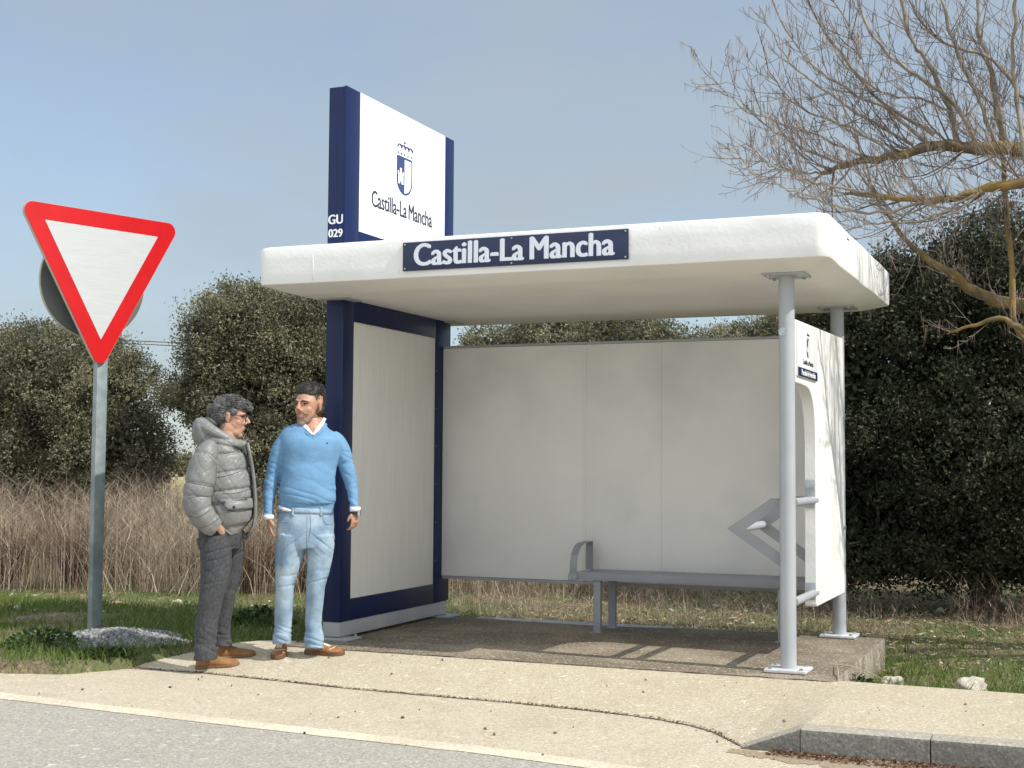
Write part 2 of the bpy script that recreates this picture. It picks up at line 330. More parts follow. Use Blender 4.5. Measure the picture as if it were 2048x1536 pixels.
xr=list(np.arange(-9,4,.25)); xr=[-400,-150,-60,-25,-14]+xr+[6,12,25,60,150,400]
def rz(x,y): return -.124
sheet('road',xr,lambda x:-40,lambda x:-.55 if x<.3 else -1.85,rz,M['road'],8)
sheet('road_shoulder',xr,lambda x:roadedge(x)+.05,lambda x:-.60 if x<.3 else -1.87,lambda x,y:-.1225,M['shoulder'],6)
# worn edge line with ragged borders
xl=[-400,-60,-20]+list(np.arange(-9,3,.05))+[10,60,400]
sheet('edge_line',xl,lambda x:roadedge(x)-.075+noise.noise((x*6,0,1))*.016,lambda x:roadedge(x)+.085+noise.noise((x*6,4,1))*.02,lambda x,y:-.1212,M['line'],2)
# pavement: ramps down from the slab to the joint
def pavez(x,y):
    j=jy(x); k=min(1,max(0,(x-.20)/.30))
    t=min(1,max(0,(y-j)/(-.25-j))); z1=-.1200+.116*(t**.8)
    return z1*(1-k)+(-.004)*k-(.014*(1-sst(-1.77,-1.74,y)) if x>.2 else 0)
def pave_top(x):
    return interp([(-4.62,-1.30),(-4.45,-1.02),(-4.15,-.5),(-3.9,-.02),(-3.62,.06),(-3.6,-.245),(.39,-.245),(.41,-.17),(1.5,-.21),(3,-.26),(60,-.9)],x)
xp=[-4.95,-4.85]+list(np.arange(-4.75,.0,.05))+list(np.arange(0,.6,.02))+list(np.arange(.6,4,.2))+[8,20,60]
sheet('pavement',xp,lambda x:jy(x) if x<.205 else -1.87,lambda x:max(pave_top(x),jy(x)+.01),pavez,M['pave'],12)
# weedy dirt seam between road shoulder and pavement, and the crack along the slab
def seam(name,path,w,zf,mat,n=400,amp=.5):
    P=[];Lx=path[0][0];Rx=path[-1][0]; V=[];F=[]
    for i in range(n+1):
        x=Lx+(Rx-Lx)*i/n; y=interp(path,x)
        ww=w(x)*(1+amp*noise.noise((x*9,1,2))+.5*noise.noise((x*31,5,2))); ww=max(ww,.002); of=.012*noise.noise((x*7,9,4))
        V+= [(x,y+of-ww,zf(x,y)),(x,y+of+ww,zf(x,y))]
    F=[(2*i,2*i+2,2*i+3,2*i+1) for i in range(n)]
    return tag(npmesh(name,V,F,mat),kind='structure')
jp=[(-4.9,-1.36)]+JOINT[1:14]
seam('dirt_seam',jp,lambda x:(.0045+.004*sst(-1.5,-.3,x)+.016*sst(-.5,.1,x)*(1-sst(.12,.2,x)))*(.5+.5*sst(-.25,.1,noise.noise((x*2.3,3,3)))),lambda x,y:-.1185,M['crack'],700,1.3)
seam('slab_crack',[(-3.62,-.252),(.39,-.252)],lambda x:.006,lambda x,y:.0025,M['crack'],500,1.0)
# gutter dirt
seam('gutter_dirt',[(.15,-1.97),(.4,-2.03),(1.2,-2.06),(4,-2.1)],lambda x:.03+.12*sst(-.1,1.0,x),lambda x,y:-.1205,M['dirt'],200,.5)
# concrete slab under the shelter
s=MB().box(-3.62,.39,-.25,2.12,-.34,0,.008).build('platform_slab',M['slab'],auto=40); tag(s,kind='structure'); s.data.materials.append(M['slabside'])
for pl in s.data.polygons:
    if abs(pl.normal.z)<.5: pl.material_index=1
p=[]; 
for i in range(41):
    x=-3.05+1.75*i/40; p.append((x,2.115))
for i in range(41):
    x=-1.3-1.75*i/40; p.append((x,2.02-.09*math.sin(math.pi*i/40)-.03*noise.noise((x*5,0,0))))
MB().poly([(a,b,.001) for a,b in p],depth=(0,0,.003)).build('spilt_paint',M['paintspill'],s)
# kerb stones (ramped first one)
def kerb(x0,x1,z0,z1):
    mb=MB(); ys=[-1.905,-1.90,-1.885,-1.74]; 
    sec=lambda x,zt:[(x,-1.905,-.30),(x,-1.905,zt-.022),(x,-1.898,zt-.006),(x,-1.882,zt),(x,-1.745,zt),(x,-1.745,-.30)]
    a=sec(x0,z0)+sec(x1,z1); f=[tuple(range(6)),tuple(range(11,5,-1))]+[(i,(i+1)%6,(i+1)%6+6,i+6) for i in range(6)]
    return mb.add(a,f)
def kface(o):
    o.data.materials.append(M['kerbshade'])
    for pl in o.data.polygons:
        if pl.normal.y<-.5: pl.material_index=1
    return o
kx=[(.20,.50,-.112,.004,'low ramped end stone of the grey kerb, sloping up from the road'),(.505,1.135,.004,.004,'grey kerb stone between the ramped end and the joint'),(1.142,1.90,.004,.004,'grey kerb stone at the right edge of the photo')]
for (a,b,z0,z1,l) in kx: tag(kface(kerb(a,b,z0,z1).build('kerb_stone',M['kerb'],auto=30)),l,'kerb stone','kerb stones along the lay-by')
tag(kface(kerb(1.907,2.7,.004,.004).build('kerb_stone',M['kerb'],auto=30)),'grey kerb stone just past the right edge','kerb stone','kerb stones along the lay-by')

# ============================================================ BUS SHELTER
SH=empty('bus_shelter',(-1.7,.9,0)); tag(SH,'white concrete bus shelter with flat overhanging roof and grey steel posts','bus shelter')
def part(o,par=SH):
    o.parent=par; o.matrix_parent_inverse=par.matrix_world.inverted(); return o
bpy.context.view_layer.update()
def rrect(x0,x1,y0,y1,r,z,n=8,seg=40):
    P=[]
    cs=[(x1-r,y0+r,-90),(x1-r,y1-r,0),(x0+r,y1-r,90),(x0+r,y0+r,180)]
    for k,(cx,cy,a0) in enumerate(cs):
        for i in range(n+1):
            a=R(a0+90*i/n); P.append((cx+r*math.cos(a),cy+r*math.sin(a),z))
        nx_=cs[(k+1)%4]; a=R(a0+90); e=(cx+r*math.cos(a),cy+r*math.sin(a)); f=(nx_[0]+r*math.cos(R(nx_[2])),nx_[1]+r*math.sin(R(nx_[2])))
        for i in range(1,seg): P.append((e[0]+(f[0]-e[0])*i/seg,e[1]+(f[1]-e[1])*i/seg,z))
    return P
lv=[(.25,2.932),(.03,2.936),(.008,2.928),(0,2.912),(0,2.83),(0,2.75),(.001,2.665),(.006,2.653),(.016,2.650),(.20,2.600),(.30,2.598)]
V=[];K=None
for (ins,z) in lv:
    P=rrect(-3.822+ins,.394-ins,-.334+ins,2.62-ins,max(.02,.085-ins*.25),z); K=len(P)
    for q in P:
        w=.006*noise.noise((q[0]*2.2,q[1]*2.2,z*3)) if .001<z-2.64<.295 else 0
        V.append((q[0]+w,q[1]+w,q[2]+w*.5))
F=[[i*K+j,i*K+(j+1)%K,(i+1)*K+(j+1)%K,(i+1)*K+j] for i in range(len(lv)-1) for j in range(K)]
mb=MB().add(V,F+[list(range(K)),list(range((len(lv)-1)*K,len(lv)*K))[::-1]])
roof=part(mb.build('roof',M['roofw'],auto=35)); roof.data.materials.append(M['ceil'])
for pl in roof.data.polygons:
    if pl.normal.z<-.5: pl.material_index=1
# small cast notch and drips on the fascia
MB().box(.393,.397,.40,.48,2.872,2.878).build('cast_notch',M['crack'],None)
part(bpy.data.objects['cast_notch'],roof); 
def rbox(x0,x1,y0,y1,z0,z1,name,mat,par,bev=.003): return part(MB().box(x0,x1,y0,y1,z0,z1,bev).build(name,mat,auto=35),par)
for (x,a,b) in ((-3.335,2.67,2.915),(-.70,2.87,2.915),(-2.63,2.68,2.73)):
    part(MB().tube([(x,-.3335,a),(x+.004,-.3345,(a+b)/2),(x-.002,-.3335,b)],[.002,.0035,.002],8).build('paint_drip',M['roofw'],smooth=True),roof)
# fascia board with raised letters
sb=rbox(-2.588,-.914,-.352,-.336,2.697,2.900,'name_board',M['navyd'],SH,.002)
part(text('Castilla-La Mancha','lettering',M['letterw'],None,(-2.493,-.3525,2.728),(1,0,0),(0,0,1),1.478,.156,bold=.034,sp=1.02),sb)
for x in (-2.57,-1.75,-.932):
    for z in (2.712,2.885): part(MB().tube([(x,-.350,z),(x,-.357,z)],.006,8).build('rivet',M['bolt']),sb)
# posts
def post(x,y,bolt=False,lab=None):
    p=part(MB().tube([(x,y,.02),(x,y,2.592)],.052,28).build('post',M['grey'],auto=40)); 
    if lab: p['label']=lab
    b=rbox(x-.135,x+.135,y-.13,y+.13,.006,.024,'base_plate',M['plate'],p); rbox(x-.125,x+.125,y-.12,y+.12,.0005,.006,'grout_pad',M['slab'],p,.001)
    rbox(x-.14,x+.14,y-.13,y+.13,2.586,2.599,'top_plate',M['grey'],p)
    for sx in (-1,1):
        for sy in (-1,1):
            part(MB().tube([(x+sx*.10,y+sy*.095,.02),(x+sx*.10,y+sy*.095,.036)],.013,6).build('anchor_bolt',M['bolt']),p)
            part(MB().tube([(x+sx*.10,y+sy*.095,2.588),(x+sx*.10,y+sy*.095,2.574)],.013,6).build('anchor_bolt',M['bolt']),p)
    return p
P1=post(.052,.052); P2=post(.052,2.048)
w=part(MB().tube([(.035,.004,2.215),(.0345,-.004,2.215)],.027,20).tube([(.0345,-.003,2.215),(.0345,-.012,2.215)],.013,6).build('washer_bolt',M['bolt'],auto=40),P1)
# back wall: three cast panels
bw=MB()
for a,b in ((-3.366,-2.046),(-2.038,-1.386),(-1.378,.015)): bw.box(a,b,1.955,1.99,.363,2.352,.003)
bw.box(-3.366,.015,1.962,1.986,.37,2.34)
bw=part(bw.build('back_wall',M['wall'],auto=35))
rbox(-3.366,.015,1.952,1.993,2.354,2.374,'top_rail',M['grey'],bw); rbox(-3.366,.015,1.968,1.985,.335,.362,'bottom_rail',M['grey'],bw)
for x in (-2.042,-1.382): rbox(x-.012,x+.012,1.949,1.9545,.37,2.35,'seam_strip',M['wall'],bw,.001)
# side panel with rounded cut-out
ol=[(.085,2.305),(1.96,2.343),(1.99,2.32),(1.99,.352),(.80,.352),(.785,.37),(.79,.9),(.80,1.45),(.795,1.56),(.775,1.65),(.74,1.73),(.69,1.79),(.62,1.84),(.54,1.868),(.45,1.878),(.25,1.884),(.085,1.886)]
sp=part(MB().poly([(.022,a,b) for a,b in ol],depth=(.082,0,0)).build('side_panel',M['white'],auto=35))
bm_=sp.modifiers.new('b','BEVEL'); bm_.width=.006; bm_.segments=2; bm_.limit_method='ANGLE'; bm_.angle_limit=R(40)
for z in (.86,1.73): part(MB().tube([(.10,1.965,z),(.122,1.965,z)],.016,8).build('panel_bolt',M['bolt']),sp)
# notice sign on the side panel
def emblem(par,cx,cy,cz,w,h,xoff=.0015):
    """shield + crown in the YZ plane facing +X; (cy,cz) = shield centre"""
    X=cx; out=[]
    def sh(k):
        a=w/2-k; t=h/2-k; bt=-h/2+k; r=max(.004,w*.07-k); P=[]
        for i in range(6): an=R(90-90*i/5); P.append((a-r+r*math.cos(an),t-r+r*math.sin(an)))
        yb=bt+a*.86
        for i in range(17): an=R(0-180*i/16); P.append((a*math.cos(an),yb+a*.86*math.sin(an)))
        for i in range(6): an=R(180-90*i/5); P.append((-a+r+r*math.cos(an),t-r+r*math.sin(an)))
        return P
    o,i_=sh(0),sh(w*.062); n=len(o); T=.002
    mb=MB(); v=[(X+xoff,cy+a,cz+b) for a,b in o]+[(X+xoff,cy+a,cz+b) for a,b in i_]
    mb.add(v,[(k,(k+1)%n,n+(k+1)%n,n+k) for k in range(n)])
    L=[q for q in i_ if q[0]<=0]; tp=max(q[1] for q in i_); bt=min(q[1] for q in i_)
    L=[(0,bt)]+[q for q in L if q[0]<-.0005]+[(0,tp)]
    mb.add([(X+xoff,cy+a,cz+b) for a,b in L],[tuple(range(len(L)))])
    # crown arches, dots, cross
    cb=h/2+.11*h
    for k in range(4):
        c=(-.375+.25*k)*w*.92; P=[]
        for q in range(9):
            an=R(180-180*q/8); P.append((X+xoff,cy+c+w*.125*math.cos(an),cz+cb+h*.09+h*.10*math.sin(an)))
        mb.tube(P,([.0034]*9 if h<.15 else [.011]*9),5,flat=.3)
    for k in range(5):
        c=(-.46+.23*k)*w*.9; mb.ell((X+xoff,cy+c,cz+h/2+.065*h),(.001,w*.042,h*.036),8,6)
    tcr=cb+h*.27; l=h*.06
    mb.box(X,X+xoff,cy-w*.014-.001,cy+w*.014+.001,cz+tcr-l,cz+tcr+l); mb.box(X,X+xoff+.0004,cy-w*.08,cy+w*.08,cz+tcr-.003,cz+tcr+.006)
    e=mb.build('emblem',M['emblem'])
    q=MB(); s=w*.19; c0=-w*.245; z0=-h*.06   # castle, white, proud of the blue half
    pts=[(-.9,-1.1),(-.82,.35),(-1,.4),(-1,.95),(-.62,.95),(-.62,.6),(-.3,.6),(-.3,1.5),(.3,1.5),(.3,.6),(.62,.6),(.62,.95),(1,.95),(1,.4),(.82,.35),(.9,-1.1),(.25,-1.1),(.25,-.7),(-.25,-.7),(-.25,-1.1)]
    q.poly([(X+xoff+.0004,cy+c0+a*s,cz+z0+b*s*.95) for a,b in pts],depth=(.001,0,0)); c=q.build('castle_mark',M['signw'])
    part(e,par); part(c,par)
ns=part(MB().box(.105,.116,.103,.800,1.932,2.292,.002).build('notice_sign',M['signw'],auto=35)); 
emblem(ns,.1165,.45,2.135,.085,.125,.001)
part(MB().box(.1161,.1175,.103,.800,1.932,1.993).build('blue_band',M['navyd']),ns)
part(text('Castilla-La Mancha','lettering',M['inkd'],None,(.1165,.27,2.022),(0,1,0),(0,0,1),.37,.032,bold=.004),ns)
part(text('Parada de Autobús','lettering',M['signw'],None,(.1178,.22,1.945),(0,1,0),(0,0,1),.50,.038,bold=.03),ns)
# leaning rail: two bent flat bars joined by three tubes
lr=empty('leaning_rail'); part(lr)
def band(path,w,y0,th):
    P=[Vector(p) for p in path]; n=len(P); Lft=[];Rgt=[]
    for i in range(n):
        d0=(P[i]-P[i-1]).normalized() if i else (P[1]-P[0]).normalized(); d1=(P[i+1]-P[i]).normalized() if i<n-1 else d0
        t=(d0+d1).normalized(); nn=Vector((-t.y,t.x)); k=w/2/max(.4,nn.dot(Vector((-d0.y,d0.x))))
        Lft.append(P[i]+nn*k); Rgt.append(P[i]-nn*k)
    mb=MB()
    v=[(q.x,y0,q.y) for q in Lft]+[(q.x,y0,q.y) for q in Rgt]; v+=[(a,b+th,c) for a,b,c in v]
    f=[]
    for i in range(n-1):
        f+=[(i,i+1,n+i+1,n+i),(2*n+i,2*n+n+i,2*n+n+i+1,2*n+i+1),(i,2*n+i,2*n+i+1,i+1),(n+i,n+i+1,3*n+i+1,3*n+i)]
    f+=[(0,n,3*n,2*n),(n-1,3*n-1,4*n-1,2*n-1)]
    return mb.add(v,f)
path=[(.04,1.085),(-.055,1.085),(-.30,.915),(.03,.69),(.045,.66),(.045,.42)]
for y in (.098,.86): part(band(path,.072,y,.008).build('bracket',M['bracket']),lr)
for (x,z) in ((.082,1.095),(-.285,.915),(.082,.445)):
    part(MB().tube([(x,.10,z),(x,.865,z)],.028,16).build('tube',M['grey'],auto=40),lr)
for (z0,z1) in ((1.04,1.24),(.40,.52)): rbox(.028,.098,.775,.7835,z0,z1,'mount_plate',M['grey'],lr,.001)
part(MB().tube([(.065,.774,1.185),(.065,.766,1.185)],.030,20).tube([(.065,.768,1.185),(.065,.758,1.185)],.013,6).build('washer_bolt',M['bolt'],auto=40),lr)

# ============================================================ SIGN TOTEM
TT=empty('totem_sign',(-3.445,1.15,0)); tag(TT,'tall navy sign tower at the left end of the shelter, white sign above the roof','sign tower')
bpy.context.view_layer.update()
tp=lambda *a,**k: rbox(*a,TT,**k)
cab=MB().box(-3.523,-3.385,.190,2.143,.133,4.250,.004)
for (y0,y1,z0,z1) in ((.186,.350,.133,2.60),(1.810,2.065,.133,2.60),(.3505,1.8095,2.435,2.60),(.3505,1.8095,.133,.296),(.186,.405,2.94,4.254),(1.957,2.147,2.94,4.254),(.4055,1.9565,2.94,3.15)):
    cab.box(-3.386,-3.369,y0,y1,z0,z1,.002)
cab=part(cab.build('cabinet',M['navy'],auto=35),TT)
part(MB().box(-3.4485,-3.4455,.1885,.1895,.14,4.24).build('panel_joint',M['black']),cab)
rbox(-3.384,-3.376,.352,1.808,.298,2.433,'white_panel',M['panelw'],TT,.001)
big=rbox(-3.384,-3.366,.4065,1.9555,3.151,4.252,'sign_face',M['signw'],TT,.001)
emblem(big,-3.366,1.17,3.735,.285,.320,.0015)
part(text('Castilla-La Mancha','lettering',M['inkd'],None,(-3.366,.607,3.385),(0,1,0),(0,0,1),1.09,.132,bold=.022),big)
part(text('GU','lettering',M['signw'],None,(-3.514,.1895,3.178),(1,0,0),(0,0,1),.125,.072,bold=.03),cab)
part(text('029','lettering',M['signw'],None,(-3.512,.1895,3.076),(1,0,0),(0,0,1),.122,.062,bold=.03),cab)
for z in [.5+.33*i for i in range(6)]: part(MB().tube([(-3.370,1.835,z),(-3.3665,1.835,z)],.005,6).build('rivet',M['bolt']),cab)
rbox(-3.517,-3.375,.194,2.06,.022,.132,'plinth',M['plinth'],TT)
rbox(-3.40,-3.37,1.93,2.065,.022,.138,'plinth_cap',M['plinth'],TT)
for y in (.24,2.02):
    b=rbox(-3.60,-3.27,y-.12,y+.12,.001,.016,'base_plate',M['grey'],TT)
    for sx,sy in ((-3.56,-.09),(-3.31,-.09),(-3.31,.09)): part(MB().tube([(sx,y+sy,.015),(sx,y+sy,.034)],.012,6).build('anchor_bolt',M['bolt']),b)
rbox(-3.55,-3.30,.10,.36,2.586,2.599,'top_plate',M['grey'],TT); rbox(-3.55,-3.28,1.98,2.20,2.586,2.599,'top_plate',M['grey'],TT)

# ============================================================ BENCH
BE=empty('bench',(-1,1.68,0)); tag(BE,'grey steel bench with one curved armrest, set against the back wall of the shelter','bench')
bpy.context.view_layer.update()
st=rbox(-1.945,.015,1.475,1.665,.432,.475,'seat',M['bench'],BE,.004)
rbox(-1.925,.015,1.675,1.87,.434,.474,'seat_board',M['bench'],BE,.004)
rbox(-1.955,.015,1.466,1.474,.415,.470,'seat_edge',M['bench'],BE,.001)
for i in range(3): part(MB().box(-1.94,.01,1.498+.045*i,1.502+.045*i,.4752,.4765).build('groove',M['grey']),st)
for (x,y) in ((-1.765,1.505),(-1.752,1.84),(-.285,1.505),(-.285,1.84)):
    lg=rbox(x-.03,x+.03,y-.022,y+.022,.004,.431,'leg',M['bench'],BE); rbox(x-.06,x+.04,y-.05,y+.04,.001,.005,'foot_plate',M['bench'],lg,.001)
# armrest: one flat bar
ar=[(1.468,.41),(1.468,.50),(1.476,.56),(1.498,.61),(1.535,.65),(1.585,.68),(1.65,.695),(1.80,.702),(1.852,.703),(1.860,.695),(1.861,.47)]
mb=MB(); th=.006; V=[]
for i,(y,z) in enumerate(ar):
    a=Vector(ar[max(0,i-1)]); b=Vector(ar[min(len(ar)-1,i+1)]); t=(b-a).normalized(); nn=Vector((-t.y,t.x))*th
    for (x,s) in ((-1.99,1),(-1.93,1),(-1.93,-1),(-1.99,-1)): V.append((x,y+nn.x*s*.5,z+nn.y*s*.5))
F=[(4*i+k,4*i+(k+1)%4,4*i+4+(k+1)%4,4*i+4+k) for i in range(len(ar)-1) for k in range(4)]+[(0,1,2,3),tuple(4*len(ar)-4+k for k in (3,2,1,0))]
arm=part(mb.add(V,F).build('armrest',M['bench']),BE)
rbox(-2.0,-1.925,1.456,1.465,.408,.462,'clamp_plate',M['bench'],arm,.001)
for x in (-1.978,-1.948): part(MB().tube([(x,1.457,.43),(x,1.450,.43)],.008,8).build('bolt',M['bolt']),arm)

# ============================================================ YIELD SIGN
YX,YY=-5.535,-.03
YS=empty('yield_sign',(YX,YY,-.06)); tag(YS,'red and white triangular give way sign on a galvanised post standing in grey gravel','road sign')
bpy.context.view_layer.update()
h=R(18); ux=Vector((math.sin(h),math.cos(h),0)); un=Vector((math.cos(h),-math.sin(h),0))  # ux: sign's right seen from the road, un: facing
pc=Vector((YX,YY,0))
def orient(mb):  # local (u right, n out of face, z)
    mb.v=[tuple(pc+ux*a+un*b+Vector((0,0,c))) for a,b,c in mb.v]; return mb
part(orient(MB().box(-.003,.095,-.03,.03,-.25,3.20,.008)).build('post',M['galv'],auto=35),YS)
def tri(side,r,zc,n=8):
    """rounded downward triangle outline, centroid at zc"""
    Rr=side/math.sqrt(3); P=[]
    for k in range(3):
        a0=R(30+120*k) if False else None
    cs=[(math.cos(R(a))*(Rr-2*r),math.sin(R(a))*(Rr-2*r),a) for a in (30,150,270)]
    for (cx,cy,a) in cs:
        for i in range(n+1):
            t=R(a-60+120*i/n); P.append((cx+r*math.cos(t),zc+cy+r*math.sin(t)))
    return P
ZC=2.925; S_=1.50
SU=-.02
outl=tri(S_,.072,ZC); inn=tri(S_-.455,.004,ZC)
fa=part(orient(MB().poly([(a,.042,b) for a,b in outl],depth=(0,.022,0))).build('sign_face',M['red'],auto=40),YS); 
part(orient(MB().poly([(a,.0645,b) for a,b in inn],depth=(0,.0015,0))).build('white_field',M['refl']),fa)
rim=tri(S_+.012,.078,ZC); part(orient(MB().poly([(a,.034,b) for a,b in rim],depth=(0,.026,0))).build('rim',M['edge'],auto=40),fa)
DZ=2.79
mb=MB(); k=48
h2=R(24)
dc=Vector((YX,YY,DZ)); du=Vector((math.sin(h2),math.cos(h2),0)); dn=Vector((math.cos(h2),-math.sin(h2),0))
def disc(r,n0,n1): 
    return MB().poly([dc-du*.01+du*(r*math.cos(2*math.pi*i/k))+Vector((0,0,r*math.sin(2*math.pi*i/k)))+dn*n0 for i in range(k)],depth=dn*(n1-n0))
ds=part(disc(.455,-.075,-.050).build('round_sign',M['edge'],auto=40),YS); ds['label']='round sign mounted behind the triangle, its dark back showing'
part(disc(.449,-.0498,-.0465).build('sign_back',M['signback'],auto=40),ds)
for z in (2.55,2.95): part(orient(MB().box(-.02,.112,-.045,.046,z-.02,z+.02,.003)).build('clamp',M['galv'],auto=35),YS)
# ============================================================ VEGETATION
def leaves(name,C,D,S,tint,mat,parent=None,asp=.5):
    """rhombic folded leaves: C centres, D long-axis unit dirs, S sizes"""
    n=len(C); D=D/np.linalg.norm(D,axis=1,keepdims=True); r=rng.normal(size=(n,3)); W=np.cross(D,r); W/=np.linalg.norm(W,axis=1,keepdims=True)+1e-9; Nn=np.cross(D,W)
    S=S[:,None]; V=np.empty((n,4,3)); V[:,0]=C-D*S*.5; V[:,1]=C-W*S*asp*.5+Nn*S*.08; V[:,2]=C+D*S*.5; V[:,3]=C+W*S*asp*.5+Nn*S*.08
    F=np.arange(n*4).reshape(n,4); return npmesh(name,V.reshape(-1,3),F,mat,parent,np.repeat(tint,4))
def unit(n): v=rng.normal(size=(n,3)); return v/np.linalg.norm(v,axis=1,keepdims=True)
def oak(label,base,lobes,ncl,nleaf,size,mat,trunk_h=1.0,tr=.12,group='holm oaks around the bus stop',crad=.135,zmin=-.1,inner=.25,seed=0):
    """lobes: (x,y,z,rx,ry,rz) world"""
    bx,by,bz=base; T=empty('holm_oak',base); tag(T,label,'tree',group); bpy.context.view_layer.update()
    L=np.array(lobes,float); L[:,3:6]*=.92; area=(L[:,3]*L[:,5]); pr=area/area.sum()
    m=int(ncl*1.7); k=rng.choice(len(L),m,p=pr); u=unit(m)
    bump=np.array([1+.24*noise.noise(Vector((a*2.3+q*3.1+seed,b*2.3,c*2.3)))+.16*noise.noise(Vector((a*6+q,b*6+seed,c*6))) for (a,b,c),q in zip(u,k)])
    C=L[k,:3]+u*L[k,3:6]*bump[:,None]
    ins=np.zeros(m,bool)
    for i in range(len(L)):
        d=(((C-L[i,:3])/L[i,3:6])**2).sum(1); ins|=(d<.62)&(k!=i)
    ok=(~ins)&(C[:,2]>zmin); C=C[ok]; u=u[ok]
    C=C[:ncl]; u=u[:ncl]; nc=len(C)
    gap=np.array([noise.noise(Vector(c*1.6)) for c in C])<.34; C=C[gap]; u=u[gap]; nc=len(C)
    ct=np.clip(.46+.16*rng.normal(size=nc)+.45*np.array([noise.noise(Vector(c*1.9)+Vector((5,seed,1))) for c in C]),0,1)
    rr=crad*(.6+.8*rng.random(nc))
    pts=np.repeat(C,nleaf,0)+rng.normal(size=(nc*nleaf,3))*np.repeat(rr,nleaf)[:,None]*np.array([.6,.6,.55])
    dr=np.repeat(u,nleaf,0)*.55+np.array([0,0,.25])+rng.normal(size=(nc*nleaf,3))*.75
    tn=np.clip(np.repeat(ct,nleaf)+.15*rng.normal(size=nc*nleaf),0,1); sz=size*(.6+.7*rng.random(nc*nleaf))
    # inner foliage: larger masses so the crown is not see-through
    ni=int(nc*nleaf*inner); ki=rng.choice(len(L),ni,p=pr); ui=unit(ni)*(rng.random(ni)**.33)[:,None]*.86
    Pi=L[ki,:3]+ui*L[ki,3:6]; Pi[:,2]=np.maximum(Pi[:,2],zmin+.05)
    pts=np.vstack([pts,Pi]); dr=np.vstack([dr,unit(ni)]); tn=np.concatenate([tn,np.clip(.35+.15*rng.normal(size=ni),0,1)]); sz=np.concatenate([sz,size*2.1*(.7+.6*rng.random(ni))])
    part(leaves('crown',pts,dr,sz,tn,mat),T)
    mb=MB(); 
    mb.tube([(bx,by,bz-.2),(bx+.05,by,bz+trunk_h*.5),(bx,by,bz+trunk_h)],[tr*1.2,tr,tr*.85],10)
    for i,l in enumerate(lobes):
        e=Vector(l[:3])+Vector((0,0,l[5]*.2)); s=Vector((bx,by,bz+trunk_h*.85)); mid=(s+e)/2+Vector((.1*math.sin(i*2),.1*math.cos(i),-.1))
        mb.tube([s,mid,e],[tr*.6,tr*.4,tr*.14],6)
        for j in range(7):
            a=Vector(unit(1)[0]); a.z=abs(a.z)*.8; f=e*.6+mid*.4
            g=Vector((l[0]+a.x*l[3]*.95,l[1]+a.y*l[4]*.95,l[2]+a.z*l[5]*.95)); mb.tube([f,(f+g)/2+Vector((0,0,-.05)),g],[tr*.22,tr*.13,tr*.05],4)
    part(mb.build('trunk',M['trunk'],auto=60),T)
    return T
def LB(px,py,D,rx,ry,rz): p=ond(px,py,D); return (p.x,p.y,p.z,rx,ry,rz)
def gp(px,D): # ground under a pixel column at depth D
    p=ond(px,880,D); return (p.x,p.y,gz(p.x,p.y)-.02)
# left oak (depth ~20: 138 px per unit)
oak('low broad holm oak at the far left behind the give way sign',gp(150,21),[LB(20,800,20.6,1.15,1.2,1.15),LB(130,770,20.5,1.15,1.2,.98),LB(205,800,20.3,.74,1.1,.86),LB(262,880,20,.44,.8,.50),LB(-150,790,20.5,1.2,1.2,1.1),LB(225,910,20.2,.72,1,.55),LB(60,930,20.4,1.1,1,.8),LB(190,960,20.2,.85,1,.8),LB(-60,940,20.4,1.1,1,.8)],1700,82,.044,M['leaf'],seed=1,inner=.3)
# middle oak behind the men
oak('tall rounded holm oak behind the two men, left of the blue sign tower',gp(560,19.5),[LB(545,760,19.5,1.15,1.2,1.32),LB(450,680,19.3,.62,.8,.72),LB(414,785,19.3,.42,.7,.46),LB(500,650,19.4,.62,.8,.62),LB(600,660,19.5,.8,1,.72),LB(690,760,19.8,1.0,1.1,1.3),LB(480,850,19.2,.44,.8,.6),LB(560,890,19.2,.9,.9,.5),LB(358,790,19.6,.24,.4,.24),LB(560,960,19,1.1,1,.7),LB(512,940,19,.45,.9,.55),LB(680,930,19.5,.9,1,.8)],1900,82,.044,M['leaf'],seed=2,inner=.3)
# behind the shelter
oak('wide holm oak seen in the gap over the left half of the back wall',gp(1130,19),[LB(1010,760,19,.62,.9,.9),LB(1110,750,19,.9,1,1.0),LB(1230,740,19,.95,1,1.0),LB(1330,760,19,.7,.9,.86),LB(1160,860,19,1.3,1,.8)],950,80,.045,M['leaf'],seed=3,inner=.3)
oak('distant holm oak seen in the gap over the back wall beside the front post',gp(1500,27),[LB(1440,740,27,.9,1,.92),LB(1530,725,27,1.0,1,.95),LB(1620,700,27,1.1,1,1.0)],600,70,.052,M['leaf'],seed=4,inner=.3)
# the big dark oak at the right
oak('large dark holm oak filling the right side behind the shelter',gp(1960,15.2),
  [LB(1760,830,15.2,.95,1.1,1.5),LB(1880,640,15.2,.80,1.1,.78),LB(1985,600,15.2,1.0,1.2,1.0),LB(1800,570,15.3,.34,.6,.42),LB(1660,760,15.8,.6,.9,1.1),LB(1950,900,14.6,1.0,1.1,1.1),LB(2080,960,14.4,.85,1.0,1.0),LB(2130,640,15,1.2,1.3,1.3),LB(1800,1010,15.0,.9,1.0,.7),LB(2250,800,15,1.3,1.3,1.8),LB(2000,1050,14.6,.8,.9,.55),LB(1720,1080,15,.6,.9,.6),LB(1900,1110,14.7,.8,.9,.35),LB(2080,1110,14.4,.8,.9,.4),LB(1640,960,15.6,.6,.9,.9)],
  2500,84,.048,M['leafshade'],trunk_h=1.2,tr=.17,seed=5,inner=.35)
